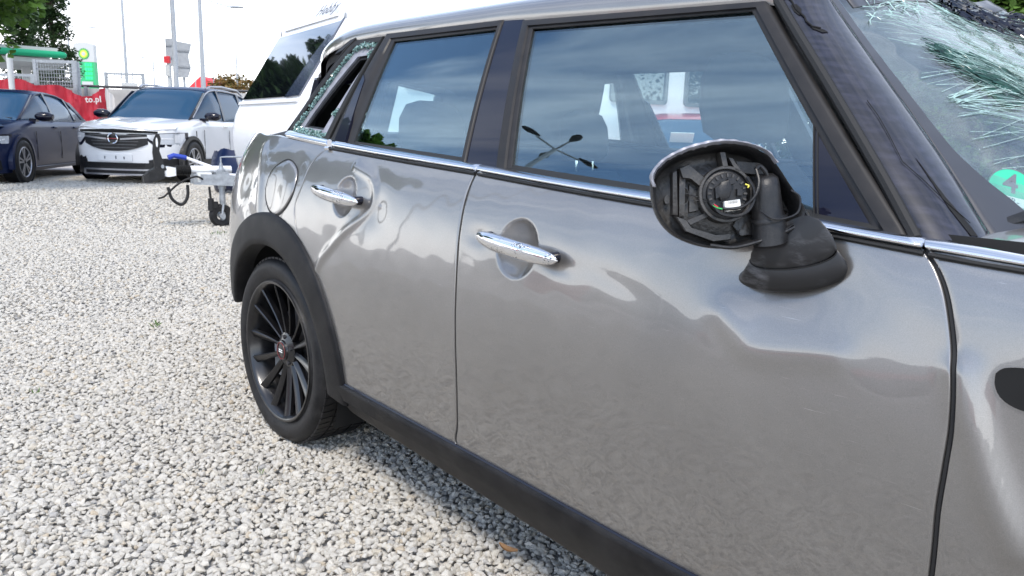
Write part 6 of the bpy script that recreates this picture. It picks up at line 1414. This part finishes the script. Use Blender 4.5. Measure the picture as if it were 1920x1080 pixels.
# trees and lamp that the car's glass reflects
tree('broadleaf_tree', 'round green tree mirrored low in the rear door window of the silver car', (-16.6,-7.6,0), 9.2, 7.4, 1.9, 1.9, 9000, .34, 'leaf_green', .25, 60, None, False, seedk=7)
for i,(x,y,h) in enumerate(((-20,1.0,10.5),(-27,-2.2,12.5),(-23,-6.5,9.))):
    tree('broadleaf_tree', ['tall dark tree mirrored in the middle of the caravan front window','tall tree mirrored at the left of the caravan front window','tree beyond the left edge mirrored low in the caravan front window'][i], (x-3,y,0), h, h*.66, (2.1,3.0,3.0)[i], h*.33, 12000, .34, 'leaf_dark', .3, 50, None, False, seedk=20+i)
T = thing('street_lamp', 'four headed lamp mast mirrored in the front door window of the silver car', 'lamp post', (-9.2,-7.35,0), R_(28)); m = MB(); m.tube([(0,0,0),(0,0,9)], [.12,.06], 12); m.build('pole', 'grey_paint', T)
for a in (0,90,180,270):
    c_, s_ = math.cos(R_(a+3)), math.sin(R_(a+3)); m = MB(); m.tube([(0,0,9),(c_*.62,s_*.62,9.08)], .028, 6); m.build('arm', 'grey_paint', T)
    m = MB(); m.loft([[(c_*(.62+x)-s_*w_*math.cos(b), s_*(.62+x)+c_*w_*math.cos(b), 9.14+w_*.5*math.sin(b)) for b in np.linspace(0,2*math.pi,10,endpoint=False)] for x,w_ in ((-.05,.04),(.06,.08),(.25,.12),(.42,.08),(.48,.03))], True, True, True); m.build('lamp_head', 'dark_metal', T)
# cars across the yard, mirrored in the doors
RP2 = dict(HATP); bgcar('red_hatchback', 'red car across the yard, mirrored as a faint red streak in the silver doors', (-1.6,-10.5,0), R_(8), RP2, 'red_paint')
FNC = thing('reflection_fence', 'unseen fence of red and grey panels added across the yard to tint door reflections', 'fence', (-3,-10.2,0), R_(4))  # added out of view to put a red band into the door reflections
for k in range(8):
    m = MB(); rr = [[(-8+2*k+.04+1.92*i/11, .03*math.sin(i*1.1+k), z) for z in (.35,.95,1.55)] for i in range(12)]; m.loft(rr, False); m.loft([[(a,b+.004,c) for a,b,c in r_] for r_ in rr], False); m.build('reflection_panel', 'banner_red' if k % 3 == 1 else 'concrete', FNC)
    m = MB(); m.tube([(-8+2*k,.05,0),(-8+2*k,.05,1.75)], .03, 8); m.build('fence_post', 'galvanised', FNC)
# weeds and dead leaves on the gravel
def weed(u, v_, n_, s_, lab): pass
for i,(p_,n_,s_,lab) in enumerate((((-1.7503,-0.7452,0.0000),6,.04,'tiny green weed sprouting from the gravel left of the rear wheel'),((-5.1214,0.8735,0.0000),22,.03,'patch of green weeds on the gravel below the jockey wheel'),((0.2437,-1.0481,0.0000),5,.022,'tiny green weed in the gravel below the rear tyre'),((-0.9545,-1.4302,0.0000),5,.02,'tiny green weed in the gravel near the left edge'))):
    m = MB(); random.seed(50+i)
    for _ in range(n_):
        a = random.uniform(0,6.28); r_ = random.uniform(0,.03 if n_ < 20 else .10); b_ = Vector((r_*math.cos(a),r_*math.sin(a),.012)); d_ = Vector((random.gauss(0,.5),random.gauss(0,.5),1)).normalized(); w = d_.cross(Vector((math.sin(a),math.cos(a),0))).normalized()*s_*.10
        m.add([b_-w*.5,b_+w*.5,b_+d_*s_*.6+w,b_+d_*s_,b_+d_*s_*.6-w],[(0,1,2,4),(4,2,3)])
    o = m.build('weed', 'leaf_green', None, smooth=False); o.location = p_; tag(o, lab, 'weed')
mat('dry_leaf', (.32,.17,.07), .7, var=.3, vscale=60)
for p_, rz_, lab in (((1.0790,-0.7652,0.0300),.3,'curled brown dry leaf on the gravel beside the door sill'),((0.0689,-0.8501,0.0200),1.2,'small orange brown leaf lying under the rear tyre')):
    m = MB(); rr = []
    for k in range(8):
        t = k/7-.5; w = .009*math.sqrt(max(.02,1-(2*t)**2)); rr.append([(t*.055, -w, .008*abs(2*t)**2+.004),(t*.055,0,.008*abs(2*t)**2),(t*.055,w,.008*abs(2*t)**2+.005)])
    m.loft(rr, False); m.loft([[(a,b,c+.0008) for a,b,c in r_] for r_ in rr], False); o = m.build('dry_leaf', 'dry_leaf', None); o.location = p_; o.rotation_euler = (.1,.05,rz_); tag(o, lab, 'leaf')

finish_w()
